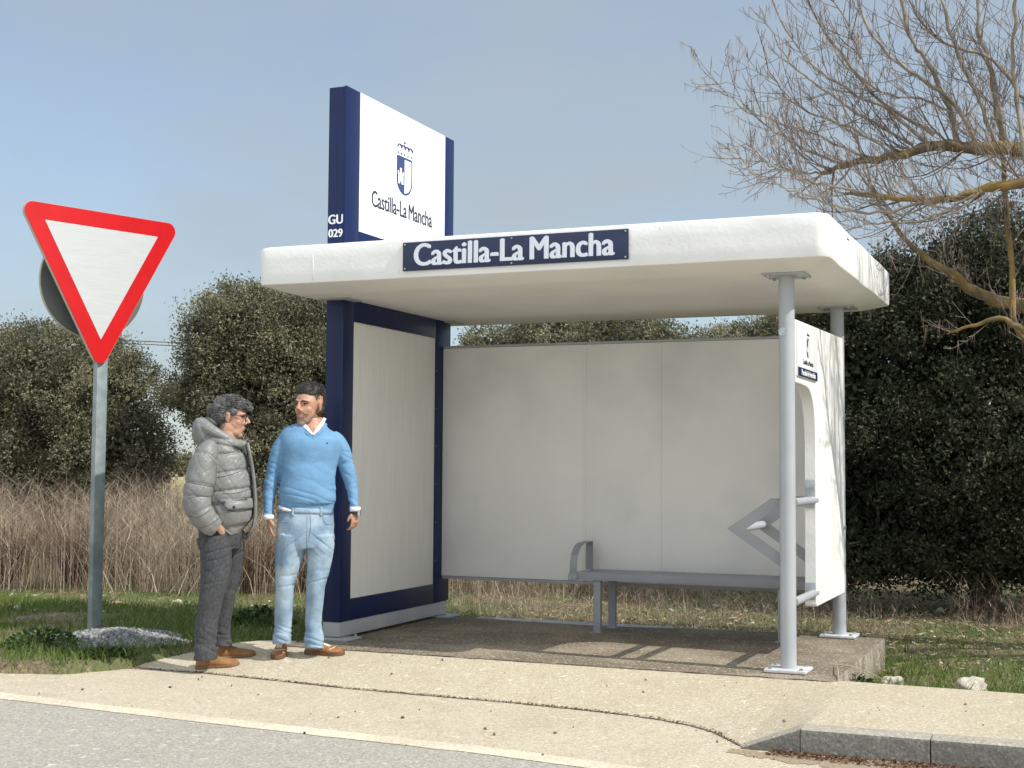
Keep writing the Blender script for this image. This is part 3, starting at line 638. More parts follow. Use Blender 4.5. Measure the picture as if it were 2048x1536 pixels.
oak('added holm oak out of view past the right edge, shading the dark one',gp(2600,14.5),[LB(2480,860,14.5,1.5,1.6,1.5),LB(2750,860,14,1.5,1.6,1.5)],420,60,.07,M['leafshade'],trunk_h=1.2,tr=.17,seed=6,inner=.6)  # unseen tree, added to cast shade on the right oak
# far scrub line near the horizon, seen between the oaks
for i,(px,D,r) in enumerate(((300,75,1.0),(362,110,1.3),(905,60,.7))):
    p=gp(px,D); oak(['small far holm oak low on the horizon, nearer one left of the men','tiny far holm oak on the horizon between the two left oaks','small far holm oak behind the sign tower'][i],p,[(p[0],p[1],p[2]+r*.8,r*1.3,r,r*.8)],90,30,.16,M['leaf'],.4,.1,seed=7+i)

# ---- blades (grass, straw)
def blades(P,H,W,lean,tint,segs=2,bend=.5):
    n=len(P); a=rng.random(n)*2*math.pi; d=np.stack([np.cos(a),np.sin(a),np.zeros(n)],1); b=rng.random(n)*2*math.pi; w=np.stack([np.cos(b),np.sin(b),np.zeros(n)],1)
    V=np.empty((n,(segs+1)*2,3)); 
    for s in range(segs+1):
        t=s/segs; c=P+d*(lean*H*(t**(1+bend)))[:,None]+np.array([0,0,1])*(H*t*(1-.25*lean*t))[:,None]; ww=(W*(1-.85*t))[:,None]*.5
        V[:,2*s]=c-w*ww; V[:,2*s+1]=c+w*ww
    idx=np.arange(n)[:,None]*((segs+1)*2); F=np.concatenate([idx+np.array([2*s,2*s+1,2*s+3,2*s+2]) for s in range(segs)],0)
    return V.reshape(-1,3),F,np.repeat(tint,(segs+1)*2)
def field(n,x0,x1,y0,y1,dens,zoff=-.01):
    X=rng.uniform(x0,x1,n); Y=rng.uniform(y0,y1,n); keep=[];Z=[]
    for i in range(n):
        x,y=X[i],Y[i]
        if y<edge_y(x)-.03 or (-3.66<x<.42 and -.28<y<2.14) : continue
        if rng.random()>dens(x,y): continue
        keep.append(i); Z.append(gz(x,y)+zoff)
    return np.stack([X[keep],Y[keep],np.array(Z)],1)
def wpx(p):
    d=Vector(p)-C0; k=F_PX/d.dot(CF); return 1024+k*d.dot(CR),768-k*d.dot(CU)
GR=Vector
def greenness(x,y):
    v=noise.noise((x*1.1,y*1.1,5))*.5+noise.noise((x*3.3,y*3.3,8))*.25
    near=1-sst(.2,1.4,y-edge_y(x))  # strips along pavement are lush
    if x<-3.6: g=.72+v+.25*near-.45*sst(1.7,3.4,y)
    else:
        rear=1-sst(2.3,3.2,y) if x<.5 else 1-sst(1.3,2.6,y)
        g=.34+v*.6+.75*rear
    bare=sst(.9,0,math.hypot((x+6.6)*1.1,(y-.9)))  # bare patch by the left edge
    return g-1.2*bare
P=field(150000,-9.5,3.6,-1.7,9.5,lambda x,y:min(1,max(.02,greenness(x,y)*1.15))*(1 if y<5 else .45))
near=np.clip(1-(P[:,1]-1.0)/4,.25,1); H=(.035+.055*rng.random(len(P)))*(.7+.6*near)
H=H*np.array([1+.5*max(0,noise.noise((p[0]*4,p[1]*4,2)))*2 for p in P])
V,F,T=blades(P,H,np.full(len(P),.009),.2+.8*rng.random(len(P)),np.clip(.38+.2*rng.normal(size=len(P)),0,1))
tag(npmesh('green_grass',V,F,M['green'],tint=T),kind='stuff')
# flattened dry thatch on the lawn
P=field(80000,-9.5,4.2,-.4,13,lambda x,y:(.25 if x<-3.6 else .9)*min(1,max(.06,1.0-greenness(x,y))))
n=len(P); a=rng.random(n)*2*math.pi; D=np.stack([np.cos(a),np.sin(a),.05+.35*rng.random(n)],1)
C=P+np.array([0,0,1])*(.008+.03*rng.random(n))[:,None]
tag(leaves('dry_thatch',C,D,.03+.09*rng.random(n)**2,np.clip(.45+.28*rng.normal(size=n),0,1),M['litter'],asp=.14),kind='stuff')
P=field(16000,-9.5,4.2,-.4,11,lambda x,y:(.12 if x<-3.6 else .6))
n=len(P); a=rng.random(n)*2*math.pi; D=np.stack([np.cos(a),np.sin(a),.3*rng.normal(size=n)],1)
tag(leaves('fallen_leaves',P+np.array([0,0,.02]),D,.018+.03*rng.random(n),np.clip(.62+.3*rng.normal(size=n),0,1),M['litter'],asp=.6),kind='stuff')
# ---- tall dead grass at the left
def tall(P,Hs,W,name,mat,tt,lean=.35,side=3):
    V,F,T=blades(P,Hs,W,lean*(rng.random(len(P))**2)*4,tt,3,.6); allV=[V];allF=[F];allT=[T]; off=len(V)
    # side twigs
    for s in range(side):
        k=rng.random(len(P)); Q=P+np.array([0,0,1])*(Hs*(.35+.55*k))[:,None]+rng.normal(size=P.shape)*np.array([.03,.03,0])
        V2,F2,T2=blades(Q,Hs*(.15+.22*rng.random(len(P))),W*.75,.5+1.1*rng.random(len(P)),np.clip(tt+.1*rng.normal(size=len(P)),0,1),2,.2)
        allV.append(V2);allF.append(F2+off);allT.append(T2);off+=len(V2)
    return tag(npmesh(name,np.vstack(allV),np.vstack(allF),mat,tint=np.concatenate(allT)),kind='stuff')
def hedge_line(x): # front border of the dead grass (y) along x, found from the photo base line
    return interp([(-14,2.9),(-10.5,3.1),(-9.0,3.5),(-7.6,3.9),(-6.6,4.3),(-5.6,4.7),(-4.6,5.2),(-3.4,5.9),(-2.5,6.6)],x)
def dens(x,y):
    h=hedge_line(x); v=noise.noise((x*.8,y*.8,1))
    path=1-.95*sst(.55,.0,abs(wpx((x,y,0))[0]-378)/100.0) if y>h+1.1 else 1
    return (.55+v*.7)*sst(h-.15,h+.5,y)*path*(1 if y<10 else .5)
P=field(60000,-13.5,-2.2,2.8,12.5,dens); P=P[P[:,0]<-1.2]
Hh=np.array([1.27+.34*noise.noise((p[0]*1.2,p[1]*1.2,7))+.18*noise.noise((p[0]*3.5,p[1]*3.5,2)) for p in P])*(.50+.55*rng.random(len(P)))
Hh=Hh*np.array([1-.30*sst(-5.6,-4.4,p[0]) for p in P])
tall(P,np.clip(Hh,.15,1.45),np.full(len(P),.007),'dry_tall_grass',M['straw'],np.clip(.52+.26*rng.normal(size=len(P)),0,1))
# lower dead grass behind the shelter
P=field(5000,-4.6,.3,2.7,7.0,lambda x,y:.55+.5*noise.noise((x*1.5,y*1.5,4)))
tall(P,.08+.22*rng.random(len(P))**2,np.full(len(P),.006),'low_dead_grass',M['straw'],np.clip(.5+.2*rng.normal(size=len(P)),0,1),.6,2)
# weeds at the foot of the right oak
P=field(1500,.6,4.2,4.4,6.8,lambda x,y:.55)
tall(P,.12+.45*rng.random(len(P))**2,np.full(len(P),.007),'dead_weeds',M['straw'],np.clip(.25+.2*rng.normal(size=len(P)),0,1),.7,3)
# ---- bare reddish shrubs: things
def shrub(label,x,y,n,h,spread,group='bare brown shrubs in the dry grass'):
    z=gz(x,y); T=empty('bare_shrub',(x,y,z)); tag(T,label,'shrub',group); bpy.context.view_layer.update(); mb=MB()
    for i in range(n):
        a=random.random()*6.283; s=spread*random.random()**.7; b=Vector((x+.12*math.cos(a)*random.random(),y+.12*math.sin(a)*random.random(),z-.02)); hh=h*(.6+.5*random.random())
        e=b+Vector((math.cos(a)*s,math.sin(a)*s,hh)); m=(b+e)/2+Vector((-math.cos(a)*s*.12+random.gauss(0,.02),-math.sin(a)*s*.12,0))
        mb.tube([b,m,e],[.0055,.004,.0015],4,cap=False)
        for k in range(4):
            t=.3+.6*random.random(); q=b.lerp(e,t); g=q+Vector((random.gauss(0,.10),random.gauss(0,.10),.12+.16*random.random()))*(h*.9)
            mb.tube([q,(q+g)/2+Vector((0,0,-.015)),g],[.003,.0025,.0012],3,cap=False)
    o=mb.build('stems',None,None); me=o.data; a_=me.attributes.new('tint','FLOAT','POINT'); a_.data.foreach_set('value',rng.random(len(me.vertices)).astype(np.float32)); me.materials.append(M['shrub']); part(o,T); return T
def shp(px,py,z=-.15): p=onz(px,py,z); return p.x,p.y
for l,px,py,n,h,s in (('reddish bare shrub just left of the sign post',150,1172,150,.95,.62),('reddish bare shrub at the left edge of the photo',20,1168,110,.85,.6),('bare brown shrub between the two men',505,1180,120,.75,.5),('bare shrub just right of the sign post',248,1160,70,.9,.5),('low bare shrub right behind the man in the blue sweater',608,1178,70,.55,.4),('sparse bare shrub behind the man in the grey jacket',420,1170,50,.7,.45)):
    x,y=shp(px,py); shrub(l,x,y,n,h,s)
# dark green weeds
def weed(label,px,py,z,r,n,h):
    p=onz(px,py,z); zz=gz(p.x,p.y); T=empty('weed_clump',(p.x,p.y,zz)); tag(T,label,'weed','dark green weed clumps in the grass'); bpy.context.view_layer.update()
    a=rng.random(n)*6.283; q=rng.random(n)**.6*r; C=np.stack([p.x+np.cos(a)*q,p.y+np.sin(a)*q,zz+h*(1-(q/r)**2)*rng.random(n)+.01],1); D=np.stack([np.cos(a),np.sin(a),.5+.4*rng.normal(size=n)],1)
    part(leaves('leaves',C,D,.02+.035*rng.random(n),np.clip(.4+.25*rng.normal(size=n),0,1),M['weed'],asp=.55),T)
weed('leafy dark weed clump at the left of the gravel heap',85,1292,-.05,.32,700,.14); weed('dark leafy weed clump on the grass between the men',520,1256,-.08,.30,800,.15); weed('low dark weed clump in front of the gravel heap',215,1312,-.05,.22,400,.06); weed('weed clump at the right end of the concrete slab',1712,1372,-.13,.18,300,.12)
# ---- rocks
def rock(label,px,py,z,s,mat='rock',sq=.55,name='rock'):
    p=onz(px,py,z); bm=bmesh.new(); bmesh.ops.create_icosphere(bm,subdivisions=3,radius=1); o3=Vector((px*.37,py*.11,0))
    for v in bm.verts:
        d=v.co.copy(); k=1+.38*noise.noise(d*1.3+o3)+.2*noise.noise(d*3.2+o3)+.12*noise.noise(d*7+o3); v.co=Vector((d.x*k*s,d.y*k*s*.8,d.z*k*s*sq))
    me=bpy.data.meshes.new(name); bm.to_mesh(me); bm.free(); o=link(name,me,M[mat],smooth=True); o.location=(p.x,p.y,gz(p.x,p.y)+s*sq*(.45 if px<1780 or px>1950 else 1.0)); o.rotation_euler=(0,0,px); tag(o,label,'rock','pale stones lying in the grass')
for a in (('pale rough stone nearest the right end of the slab',1785,1350,-.13,.078),('flat pale stone by the right pavement edge, nearest the frame edge',1940,1378,-.12,.12),('white stone under the bench, on the grass behind the slab',1302,1184,-.2,.075),
          ('white stone on the grass left of the grey trousers',356,1200,-.12,.055),('small white stone at the left edge on the grass',33,1222,-.1,.045),('white stone low behind the bench, right of the large one',1432,1212,-.2,.04),('white stone between the slab edge and the dark oak',1880,1226,-.2,.05),('far white stone at the foot of the dark oak, beside the side panel',1745,1166,-.2,.06)):
    rock(*a)
rock('flat sandy brown stone on the grass just right of the sign post',236,1200,-.1,.085,'rockb',.3)
rock('small pale stone just behind the slab, below the back wall',1135,1243,-.15,.05,'rock',.25)
# gravel heap
def chips(name,n,pts,size,mat,sq=.7):
    U=unit(8*n).reshape(n,8,3); base=np.array([(x,y,z) for x in (-1,1) for y in (-1,1) for z in (-1,1)],float); V=base[None]*(.55+.45*rng.random((n,8,1)))
    A=unit(n);B=np.cross(A,unit(n));B/=np.linalg.norm(B,axis=1,keepdims=True);Cc=np.cross(A,B); Rm=np.stack([A,B,Cc],1)
    V=np.einsum('nij,njk->nik',V*np.array([1,.8,sq]),Rm)*(size*.5)[:,None,None]+pts[:,None]
    f=np.array([(0,1,3,2),(4,6,7,5),(0,4,5,1),(2,3,7,6),(0,2,6,4),(1,5,7,3)]); F=(np.arange(n)[:,None,None]*8+f[None]).reshape(-1,4)
    return npmesh(name,V.reshape(-1,3),F,mat,tint=np.repeat(rng.random(n),8))
n=4200; a=rng.random(n)*6.283; q=rng.random(n)**.55; gx=-5.10+np.cos(a)*q*.60; gy=-.22+np.sin(a)*q*.52
ok=np.array([noise.noise((x*4,y*4,0))*.35+qq<.95 for x,y,qq in zip(gx,gy,q)]); gx,gy,q=gx[ok],gy[ok],q[ok]
zz=np.array([gz(x,y) for x,y in zip(gx,gy)])+.075*(1-q**1.6)*rng.random(len(q))**.25+.004
tag(chips('gravel_heap',len(q),np.stack([gx,gy,zz],1),.018+.026*rng.random(len(q)),M['gravel']),kind='stuff')
n=110; X=rng.uniform(-4.5,1.6,n); Y=rng.uniform(-2.9,-.3,n); Z=np.array([max(pavez(x,y) if y>jy(x) else -.12,-.12)+.003 for x,y in zip(X,Y)])
tag(chips('loose_pebbles',n,np.stack([X,Y,Z],1),.005+.018*rng.random(n)**4,M['pebble']),kind='stuff')
n=1700; X=rng.uniform(.35,1.9,n); Y=-1.93-rng.random(n)**1.6*(.04+.22*(X+.1)/2); 
a=rng.random(n)*6.283
tag(leaves('gutter_litter',np.stack([X,Y,np.full(n,-.117)+.012*rng.random(n)],1),np.stack([np.cos(a),np.sin(a),.2*rng.normal(size=n)],1),.01+.022*rng.random(n),np.clip(.5+.3*rng.normal(size=n),0,1),M['brownlit'],asp=.4),kind='stuff')
n=1500; X=rng.uniform(-4.4,.25,n); Y=np.array([jy(x) for x in X])+rng.normal(size=n)*(.012+.03*np.clip((X+1)/1.2,0,1)); a=rng.random(n)*6.283
tag(leaves('seam_litter',np.stack([X,Y,np.full(n,-.117)+.006*rng.random(n)],1),np.stack([np.cos(a),np.sin(a),.2*rng.normal(size=n)],1),.006+.014*rng.random(n),np.clip(.35+.3*rng.normal(size=n),0,1),M['brownlit'],asp=.4),kind='stuff')
# fallen dry twig at the slab corner
p0=onz(1673,1328,-.0); mb=MB(); mb.tube([onz(1678,1372,-.02),onz(1676,1350,.0)+Vector((0,0,.03)),onz(1673,1330,.02)],[.006,.005,.004],5); mb.tube([onz(1673,1330,.02),onz(1700,1332,.02),onz(1738,1345,-.02),onz(1768,1360,-.08)],[.005,.004,.004,.002],5)
tag(mb.build('fallen_twig',M['straw']),'bent dry twig lying against the right corner of the slab','twig')
me=bpy.data.objects['fallen_twig'].data; me.attributes.new('tint','FLOAT','POINT').data.foreach_set('value',np.full(len(me.vertices),.7,np.float32))
# overhead wires far behind
def wire(py0,py1,D):
    a=ond(-900,py0-(py1-py0)*8.9,D); b=ond(2600,py0+(py1-py0)*17,D); 
    P=[a.lerp(b,i/24)-Vector((0,0,1.2*(1-(2*i/24-1)**2)))+Vector((0,0,1.1)) for i in range(25)]; return MB().tube(P,.022,4,cap=False)
W=empty('power_line',(ond(300,690,70))); tag(W,'two thin overhead wires crossing low behind the oaks','power line'); bpy.context.view_layer.update()
for k in (0,6): part(wire(684+k,688+k,70).build('wire',M['wire']),W)

# ============================================================ BARE TREE
random.seed(21)
BT=empty('bare_tree',(5.6,3.9,-.2)); tag(BT,'leafless tree with mossy limbs and many fine upturned twigs, reaching in from the right','tree'); bpy.context.view_layer.update()
ALLB=[]; twigs=MB(); cat=[]; 
def catm(p):
    L=random.uniform(.05,.17); cat.append((p,L))
def twig(mb,p,d,L,r,lvl,up,mb2=None):
    n=max(3,int(L/.12)); P=[p.copy()]; Rr=[r]; q=p.copy(); v=d.normalized(); kids=[]
    for i in range(n):
        v=(v+Vector((random.gauss(0,.07),random.gauss(0,.07),random.gauss(0,.05)+up*(i/n)**.8*.34))).normalized(); q=q+v*(L/n); P.append(q.copy()); Rr.append(max(.0026,r*(1-.78*(i+1)/n)))
        if lvl>0 and i>=0: 
            for _ in range(1 if random.random()<.75 else 2): kids.append((q.copy(),v.copy(),(i+1)/n))
        if lvl<=1 and random.random()<.55: catm(q)
    mb.tube(P,Rr,5 if r>.01 else 3,cap=False)
    for (q,v,t) in kids:
        s=v.orthogonal().normalized(); s=(Matrix.Rotation(random.random()*6.283,3,v)@s)
        if random.random()<.6: s=Vector((s.x,s.y,abs(s.z)))
        dd=(v*.75+s*.75).normalized(); ll=L*random.uniform(.22,.5)*(1.15-.6*t)
        if ll>.06: twig(twigs,q,dd,ll,max(.0026,r*.42),lvl-1,up)
CUR=[None]
def limb(pp,r0,r1,mb=None,nm='limb'):
    mb=MB(); CUR[0]=mb; mb.nm=nm; ALLB.append(mb)
    """pp: (px,py,Y) control points -> smoothed tube; returns samples"""
    P=[ony(a,b,c) if len(q)==3 else None for q in pp for a,b,c in [q]]
    out=[]; 
    for i in range(len(P)-1):
        a=P[max(i-1,0)];b=P[i];c=P[i+1];d=P[min(i+2,len(P)-1)]
        for s in range(5):
            t=s/5; out.append(.5*((2*b)+(c-a)*t+(2*a-5*b+4*c-d)*t*t+(3*b-a-3*c+d)*t**3)+Vector([random.gauss(0,.008) for _ in range(3)]))
    out.append(P[-1]); n=len(out); mb.tube(out,[(r0+(r1-r0)*i/(n-1))*(1+.12*math.sin(i*2.1)) for i in range(n)],9); return out
trunk=[Vector((5.6,3.9,-.3)),Vector((5.5,3.8,1.2)),Vector((5.2,3.6,2.6)),Vector((5.0,3.4,4.2)),Vector((4.9,3.3,6.2)),Vector((4.8,3.2,8.0))]
tr_=MB().tube(trunk,[.26,.21,.18,.15,.10,.04],14)
part(tr_.build('trunk',M['bark'],auto=60),BT)
A=limb([(2950,420,3.5),(2300,350,3.1),(2048,302,2.9),(1960,296,2.8),(1880,290,2.7),(1790,312,2.6),(1700,330,2.5),(1640,348,2.45)],.085,.016)
B=limb([(2900,480,3.6),(2300,340,2.5),(2048,362,2.2),(1950,385,2.15),(1860,402,2.1),(1760,392,2.1),(1690,388,2.1)],.058,.012)
Cc=limb([(2900,560,3.7),(2400,700,3.9),(2048,612,3.8),(1960,590,3.75),(1890,540,3.7),(1830,500,3.7),(1760,415,3.65)],.085,.014)
D_=limb([(2900,600,3.6),(2300,560,3.3),(2060,690,3.1),(2020,500,3.1),(2010,380,3.1),(2000,260,3.1),(1975,120,3.15)],.034,.014)
E_=limb([(2080,690,3.0),(2010,640,3.0),(1950,650,3.0),(1895,668,3.0)],.03,.008)
# upright pale shoots from the mossy limbs
def shoot(pp,r0,r1): return limb(pp,r0,r1,nm='branch')
SH_=[shoot([(1915,285,2.75),(1905,230,2.7),(1860,130,2.65),(1820,70,2.6),(1790,-60,2.5)],.028,.012),
 shoot([(1868,268,2.7),(1760,200,2.6),(1690,120,2.55),(1640,50,2.5),(1600,-30,2.45)],.018,.007),
 shoot([(1990,300,2.85),(1960,200,2.8),(1915,110,2.75),(1880,-20,2.7)],.022,.012),
 shoot([(2010,300,2.9),(1990,170,2.9),(1960,60,2.9),(1945,-80,2.9)],.026,.014),
 shoot([(2048,200,2.9),(1985,120,2.85),(1900,90,2.8),(1840,40,2.8),(1800,-40,2.8)],.016,.008),
 shoot([(1855,285,2.65),(1780,225,2.55),(1700,180,2.5),(1630,135,2.4),(1560,40,2.35),(1530,-40,2.3)],.016,.005),
 shoot([(1830,290,2.65),(1740,240,2.55),(1640,175,2.4),(1570,110,2.35),(1518,12,2.3)],.014,.004),
 shoot([(1790,312,2.6),(1700,255,2.5),(1600,215,2.4),(1545,150,2.3),(1528,92,2.3)],.012,.004),
 shoot([(1740,322,2.5),(1650,275,2.4),(1560,245,2.3),(1490,220,2.3),(1432,165,2.25)],.012,.003),
 shoot([(1700,330,2.5),(1610,300,2.4),(1540,255,2.35),(1480,200,2.3)],.010,.003),
 shoot([(1860,400,2.1),(1760,425,2.0),(1650,405,1.95),(1560,372,1.9),(1505,345,1.9),(1475,298,1.85)],.014,.004),
 shoot([(1760,392,2.1),(1660,372,2.0),(1590,350,1.95),(1530,320,1.95),(1492,285,1.9)],.011,.003),
 shoot([(1950,385,2.1),(1850,440,2.0),(1770,445,1.95),(1710,455,1.9),(1680,460,1.9)],.012,.004),
 shoot([(1760,415,3.6),(1720,300,3.4),(1700,240,3.3),(1640,120,3.2)],.012,.004),
 shoot([(2060,400,2.4),(2040,250,2.4),(2025,120,2.4),(2035,-40,2.4)],.022,.012),
 shoot([(2120,330,3.0),(2100,160,3.0),(2080,0,3.0),(2070,-120,3.0)],.03,.016),
 shoot([(1960,300,2.8),(1900,200,2.6),(1800,130,2.5),(1740,60,2.4),(1700,-60,2.4)],.02,.008),
 shoot([(1720,120,2.6),(1700,60,2.5),(1650,-20,2.5)],.01,.006),
 shoot([(1905,230,2.7),(1850,200,2.6),(1780,190,2.5),(1700,140,2.5),(1660,90,2.4)],.012,.004),
 shoot([(1640,348,2.45),(1580,340,2.3),(1530,330,2.3),(1500,290,2.2)],.009,.003)]
def spawn(path,n,L0,L1,r,up=1.0,lvl=2,t0=.15,bias=Vector((-.35,-.15,.55))):
    for i in range(n):
        t=t0+(1-t0)*random.random(); k=min(len(path)-2,int(t*(len(path)-1))); q=path[k].lerp(path[k+1],random.random()); v=(path[k+1]-path[k]).normalized()
        s=Matrix.Rotation(random.random()*6.283,3,v)@v.orthogonal().normalized(); d=(v*.55+s*.7+bias*.8*random.random()).normalized()
        twig(twigs,q,d,random.uniform(L0,L1)*(1.15-.5*t),r*random.uniform(.7,1.2),lvl,up)
for p,n in ((A,46),(B,44)): spawn(p,n,.35,1.1,.009,1.1,2,.15)
spawn(Cc,26,.2,.6,.006,.8,2,.3); spawn(D_,34,.3,.8,.007,.8,2,.3); spawn(E_,8,.2,.5,.004,.6,2,.3)
for p in SH_: spawn(p,15,.22,.74,.0048,.9,1,.12,Vector((-.25,-.05,.5)))
for p in SH_: spawn(p,3,.18,.5,.004,.2,1,.2,Vector((-.2,-.05,-.3)))
# limbs on the road side of the trunk (out of frame): they cast the branch shade on the side panel
def wl(P,r0,r1):
    P=[Vector(p) for p in P]; n=len(P); mb=MB(); mb.nm='limb'; ALLB.append(mb); mb.tube(P,[r0+(r1-r0)*i/(n-1) for i in range(n)],8); return [P[i].lerp(P[i+1],k/4) for i in range(n-1) for k in range(4)]
for i,(pp,n) in enumerate((([(5.1,3.5,3.4),(4.4,2.6,3.9),(3.6,1.7,4.2),(2.9,1.0,4.5),(2.4,.6,4.9)],40),([(5.0,3.4,4.2),(4.3,2.2,5.0),(3.6,1.4,5.6),(3.0,.9,6.2)],40),([(5.2,3.6,2.8),(4.6,2.9,3.1),(3.9,2.2,3.4),(3.0,1.6,3.7),(2.3,1.2,3.9)],40),([(4.9,3.3,5.2),(4.2,2.8,6.0),(3.5,2.2,6.6),(2.8,1.8,7.0)],34))):
    q=wl(pp,.05,.010); spawn(q,n,.4,1.2,.011,.8,2,.1)
for mb in ALLB: part(mb.build(mb.nm,M['bark'] if mb.nm=='limb' else M['twig'],auto=60),BT)
part(twigs.build('twigs',M['twigd']),BT)
# hanging seed strands
P=np.array([p[:] for p,_ in cat]); Ls=np.array([l for _,l in cat]); n=len(P)
vis=rng.random(n)<.5; P=P[vis];Ls=Ls[vis]; n=len(P)
rep=3; P=np.repeat(P,rep,0)+rng.normal(size=(n*rep,3))*.012; Ls=np.repeat(Ls,rep)*rng.uniform(.4,1.1,n*rep)
V,F,T=blades(P,-Ls,np.full(n*rep,.0035),.25*rng.random(n*rep),np.clip(rng.random(n*rep),0,1),2,.3)
part(npmesh('seed_strands',V,F,M['catkin'],tint=T),BT)
print('twigs',len(twigs.f),'cat',n*rep)
# ============================================================ PEOPLE
def frame(px,py):
    """ground point under a pixel on the pavement, local axes facing the camera, px per unit"""
    p=onz(px,py,0); zc=0.0
    for _ in range(60): zc=.75*zc+.25*pavez(p.x,p.y); p=onz(px,py,zc)
    D=(p-C0).dot(CF); d=Vector((p.x-C0.x,p.y-C0.y,0)).normalized(); rzz=math.atan2(d.y,d.x)-math.pi/2
    return p,F_PX/D*1.004,rzz
def crom(K,sub):
    out=[]; n=len(K)
    for i in range(n-1):
        a,b,c,d=[np.array(K[j],float) for j in (max(i-1,0),i,i+1,min(i+2,n-1))]
        for s in range(sub):
            t=s/sub; out.append(.5*((2*b)+(c-a)*t+(2*a-5*b+4*c-d)*t*t+(3*b-a-3*c+d)*t**3))
    out.append(np.array(K[-1],float)); return out
class Fig:
    def __init__(s,px,py):
        s.p,s.k,s.rz=frame(px,py); s.px,s.py=px,py
    def P(s,px,py,dy=0): return Vector(((px-s.px)/s.k,dy,(s.py-py)/s.k))
    def loft(s,mb,K,sub=6,n=28,seams=(),puff=.08,sw=5.0,bulge=0,sq=0,ref=(1,0,0)):
        """K: (px,py,dy,half width px, half depth px); seams: list of py where the quilting is stitched"""
        C=crom(K,sub); pts=[];rad=[]
        for c in C:
            m=1.0
            if seams:
                d=min(abs(c[1]-q) for q in seams); m=1-puff*math.exp(-(d/sw)**2)+bulge*min(1,d/12)
            pts.append(s.P(c[0],c[1],c[2])); rad.append((max(.004,c[3]*m/s.k),max(.004,c[4]*m/s.k)))
        mb.tube(pts,rad,n,ref=ref); return mb
    def place(s,o): o.location=s.p; o.rotation_euler=(0,0,s.rz); return o
def cast(o,x,z,y0=-1.5):
    t=BV[o.name]; h=t.ray_cast(Vector((x,y0,z)),Vector((0,1,0)))
    return h[0],h[1]
BV={}
def fold(c,sx,sy,sz,o=0,sh=0):
    v=noise.noise((c[0]*sx+o,c[1]*sy,(c[2]+sh*c[0])*sz)); return (1-min(1,abs(v)*2.6))**2
def bvh(o):
    bm=bmesh.new(); bm.from_mesh(o.data); BV[o.name]=BVHTree.FromBMesh(bm); bm.free()
def decal(fig,o,name,mat,quad,nu,nv,par,off=.004,th=.003):
    """patch draped on the camera side of garment o; quad = 4 corner pixels (tl,tr,br,bl)"""
    V=[];W=[]
    for j in range(nv+1):
        for i in range(nu+1):
            u,v=i/nu,j/nv; a=np.array(quad[0])*(1-u)+np.array(quad[1])*u; b=np.array(quad[3])*(1-u)+np.array(quad[2])*u; q=a*(1-v)+b*v; p=fig.P(q[0],q[1]); h,nn=cast(o,p.x,p.z)
            if h is None: h=Vector(W[-1]) if W else p; nn=Vector((0,-1,0))
            W.append(h); V.append(h+nn*(off+th)); 
    B=[w-Vector((0,-.002,0)) for w in W]; n=len(V); w_=nu+1
    F=[(j*w_+i,j*w_+i+1,(j+1)*w_+i+1,(j+1)*w_+i) for j in range(nv) for i in range(nu)]; F+= [tuple(q+n for q in f[::-1]) for f in F]
    bd=[i for i in range(w_)]+[j*w_+nu for j in range(1,nv+1)]+[nv*w_+i for i in range(nu-1,-1,-1)]+[j*w_ for j in range(nv-1,0,-1)]
    F+=[(bd[i],bd[i]+n,bd[(i+1)%len(bd)]+n,bd[(i+1)%len(bd)]) for i in range(len(bd))]
    mb=MB(); mb.v=[tuple(v) for v in V+B]; mb.f=F; return mb.build(name,mat,par,smooth=True)
def strip(fig,o,name,mat,pix,w,par,off=.004,th=.003,n=14):
    """narrow raised cord/strip along a pixel polyline on the garment"""
    C=crom([(a,b) for a,b in pix],n//max(1,len(pix)-1)+1); P=[]
    for c in C:
        p=fig.P(c[0],c[1]); h,nn=cast(o,p.x,p.z)
        if h is None: continue
        P.append(h+nn*off)
    if len(P)<2: return None
    return MB().tube(P,w,6,flat=1).build(name,mat,par,smooth=True)
def nz3(c,sx,sy,sz,o=0): return noise.noise((c[0]*sx+o,c[1]*sy,c[2]*sz))
# ---- head in its own space: chin at 0, crown at 1, facing -Y
def head_mb(mb,T,wide=1.0,nose=1.0):
    def E(c,r,rot=None): 
        q=MB().ell(c,r,22,14,rot); mb.add([T@Vector(v) for v in q.v],q.f)
    def Tb(p,r,n=10): q=MB().tube(p,r,n); mb.add([T@Vector(v) for v in q.v],q.f)
    W=wide
    E((0,.09,.63),(.335*W,.43,.365)); E((0,-.06,.56),(.30*W,.335,.33)); E((0,-.12,.36),(.262*W,.285,.27)); E((0,-.16,.20),(.215*W,.235,.18)); E((0,-.295,.09),(.11,.105,.085))
    for s in (-1,1):
        E((s*.155*W,-.225,.40),(.105,.11,.10)); Tb([(s*.03,-.375,.600),(s*.13,-.365,.612),(s*.24*W,-.270,.590)],[.036,.042,.03]); E((s*.195*W,-.02,.21),(.075,.14,.12)); E((s*.12*W,-.17,.145),(.10,.15,.11))
        # ear
        E((s*.345*W,.05,.475),(.034,.078,.120),Matrix.Rotation(s*.35,3,'Z')); E((s*.360*W,.06,.545),(.034,.066,.052),Matrix.Rotation(s*.35,3,'Z')); E((s*.335*W,.03,.38),(.032,.038,.045))
    Tb([(0,-.375,.60),(0,-.425*1,.53),(0,-.462*nose,.44),(0,-.472*nose,.41)],[.036,.042,.056,.060]); 
    for s in (-1,1): E((s*.050,-.415,.392),(.040,.048,.036))
    E((0,-.395,.275),(.085,.045,.024)); E((0,-.39,.232),(.075,.045,.026)); E((0,-.36,.25),(.12,.05,.07))
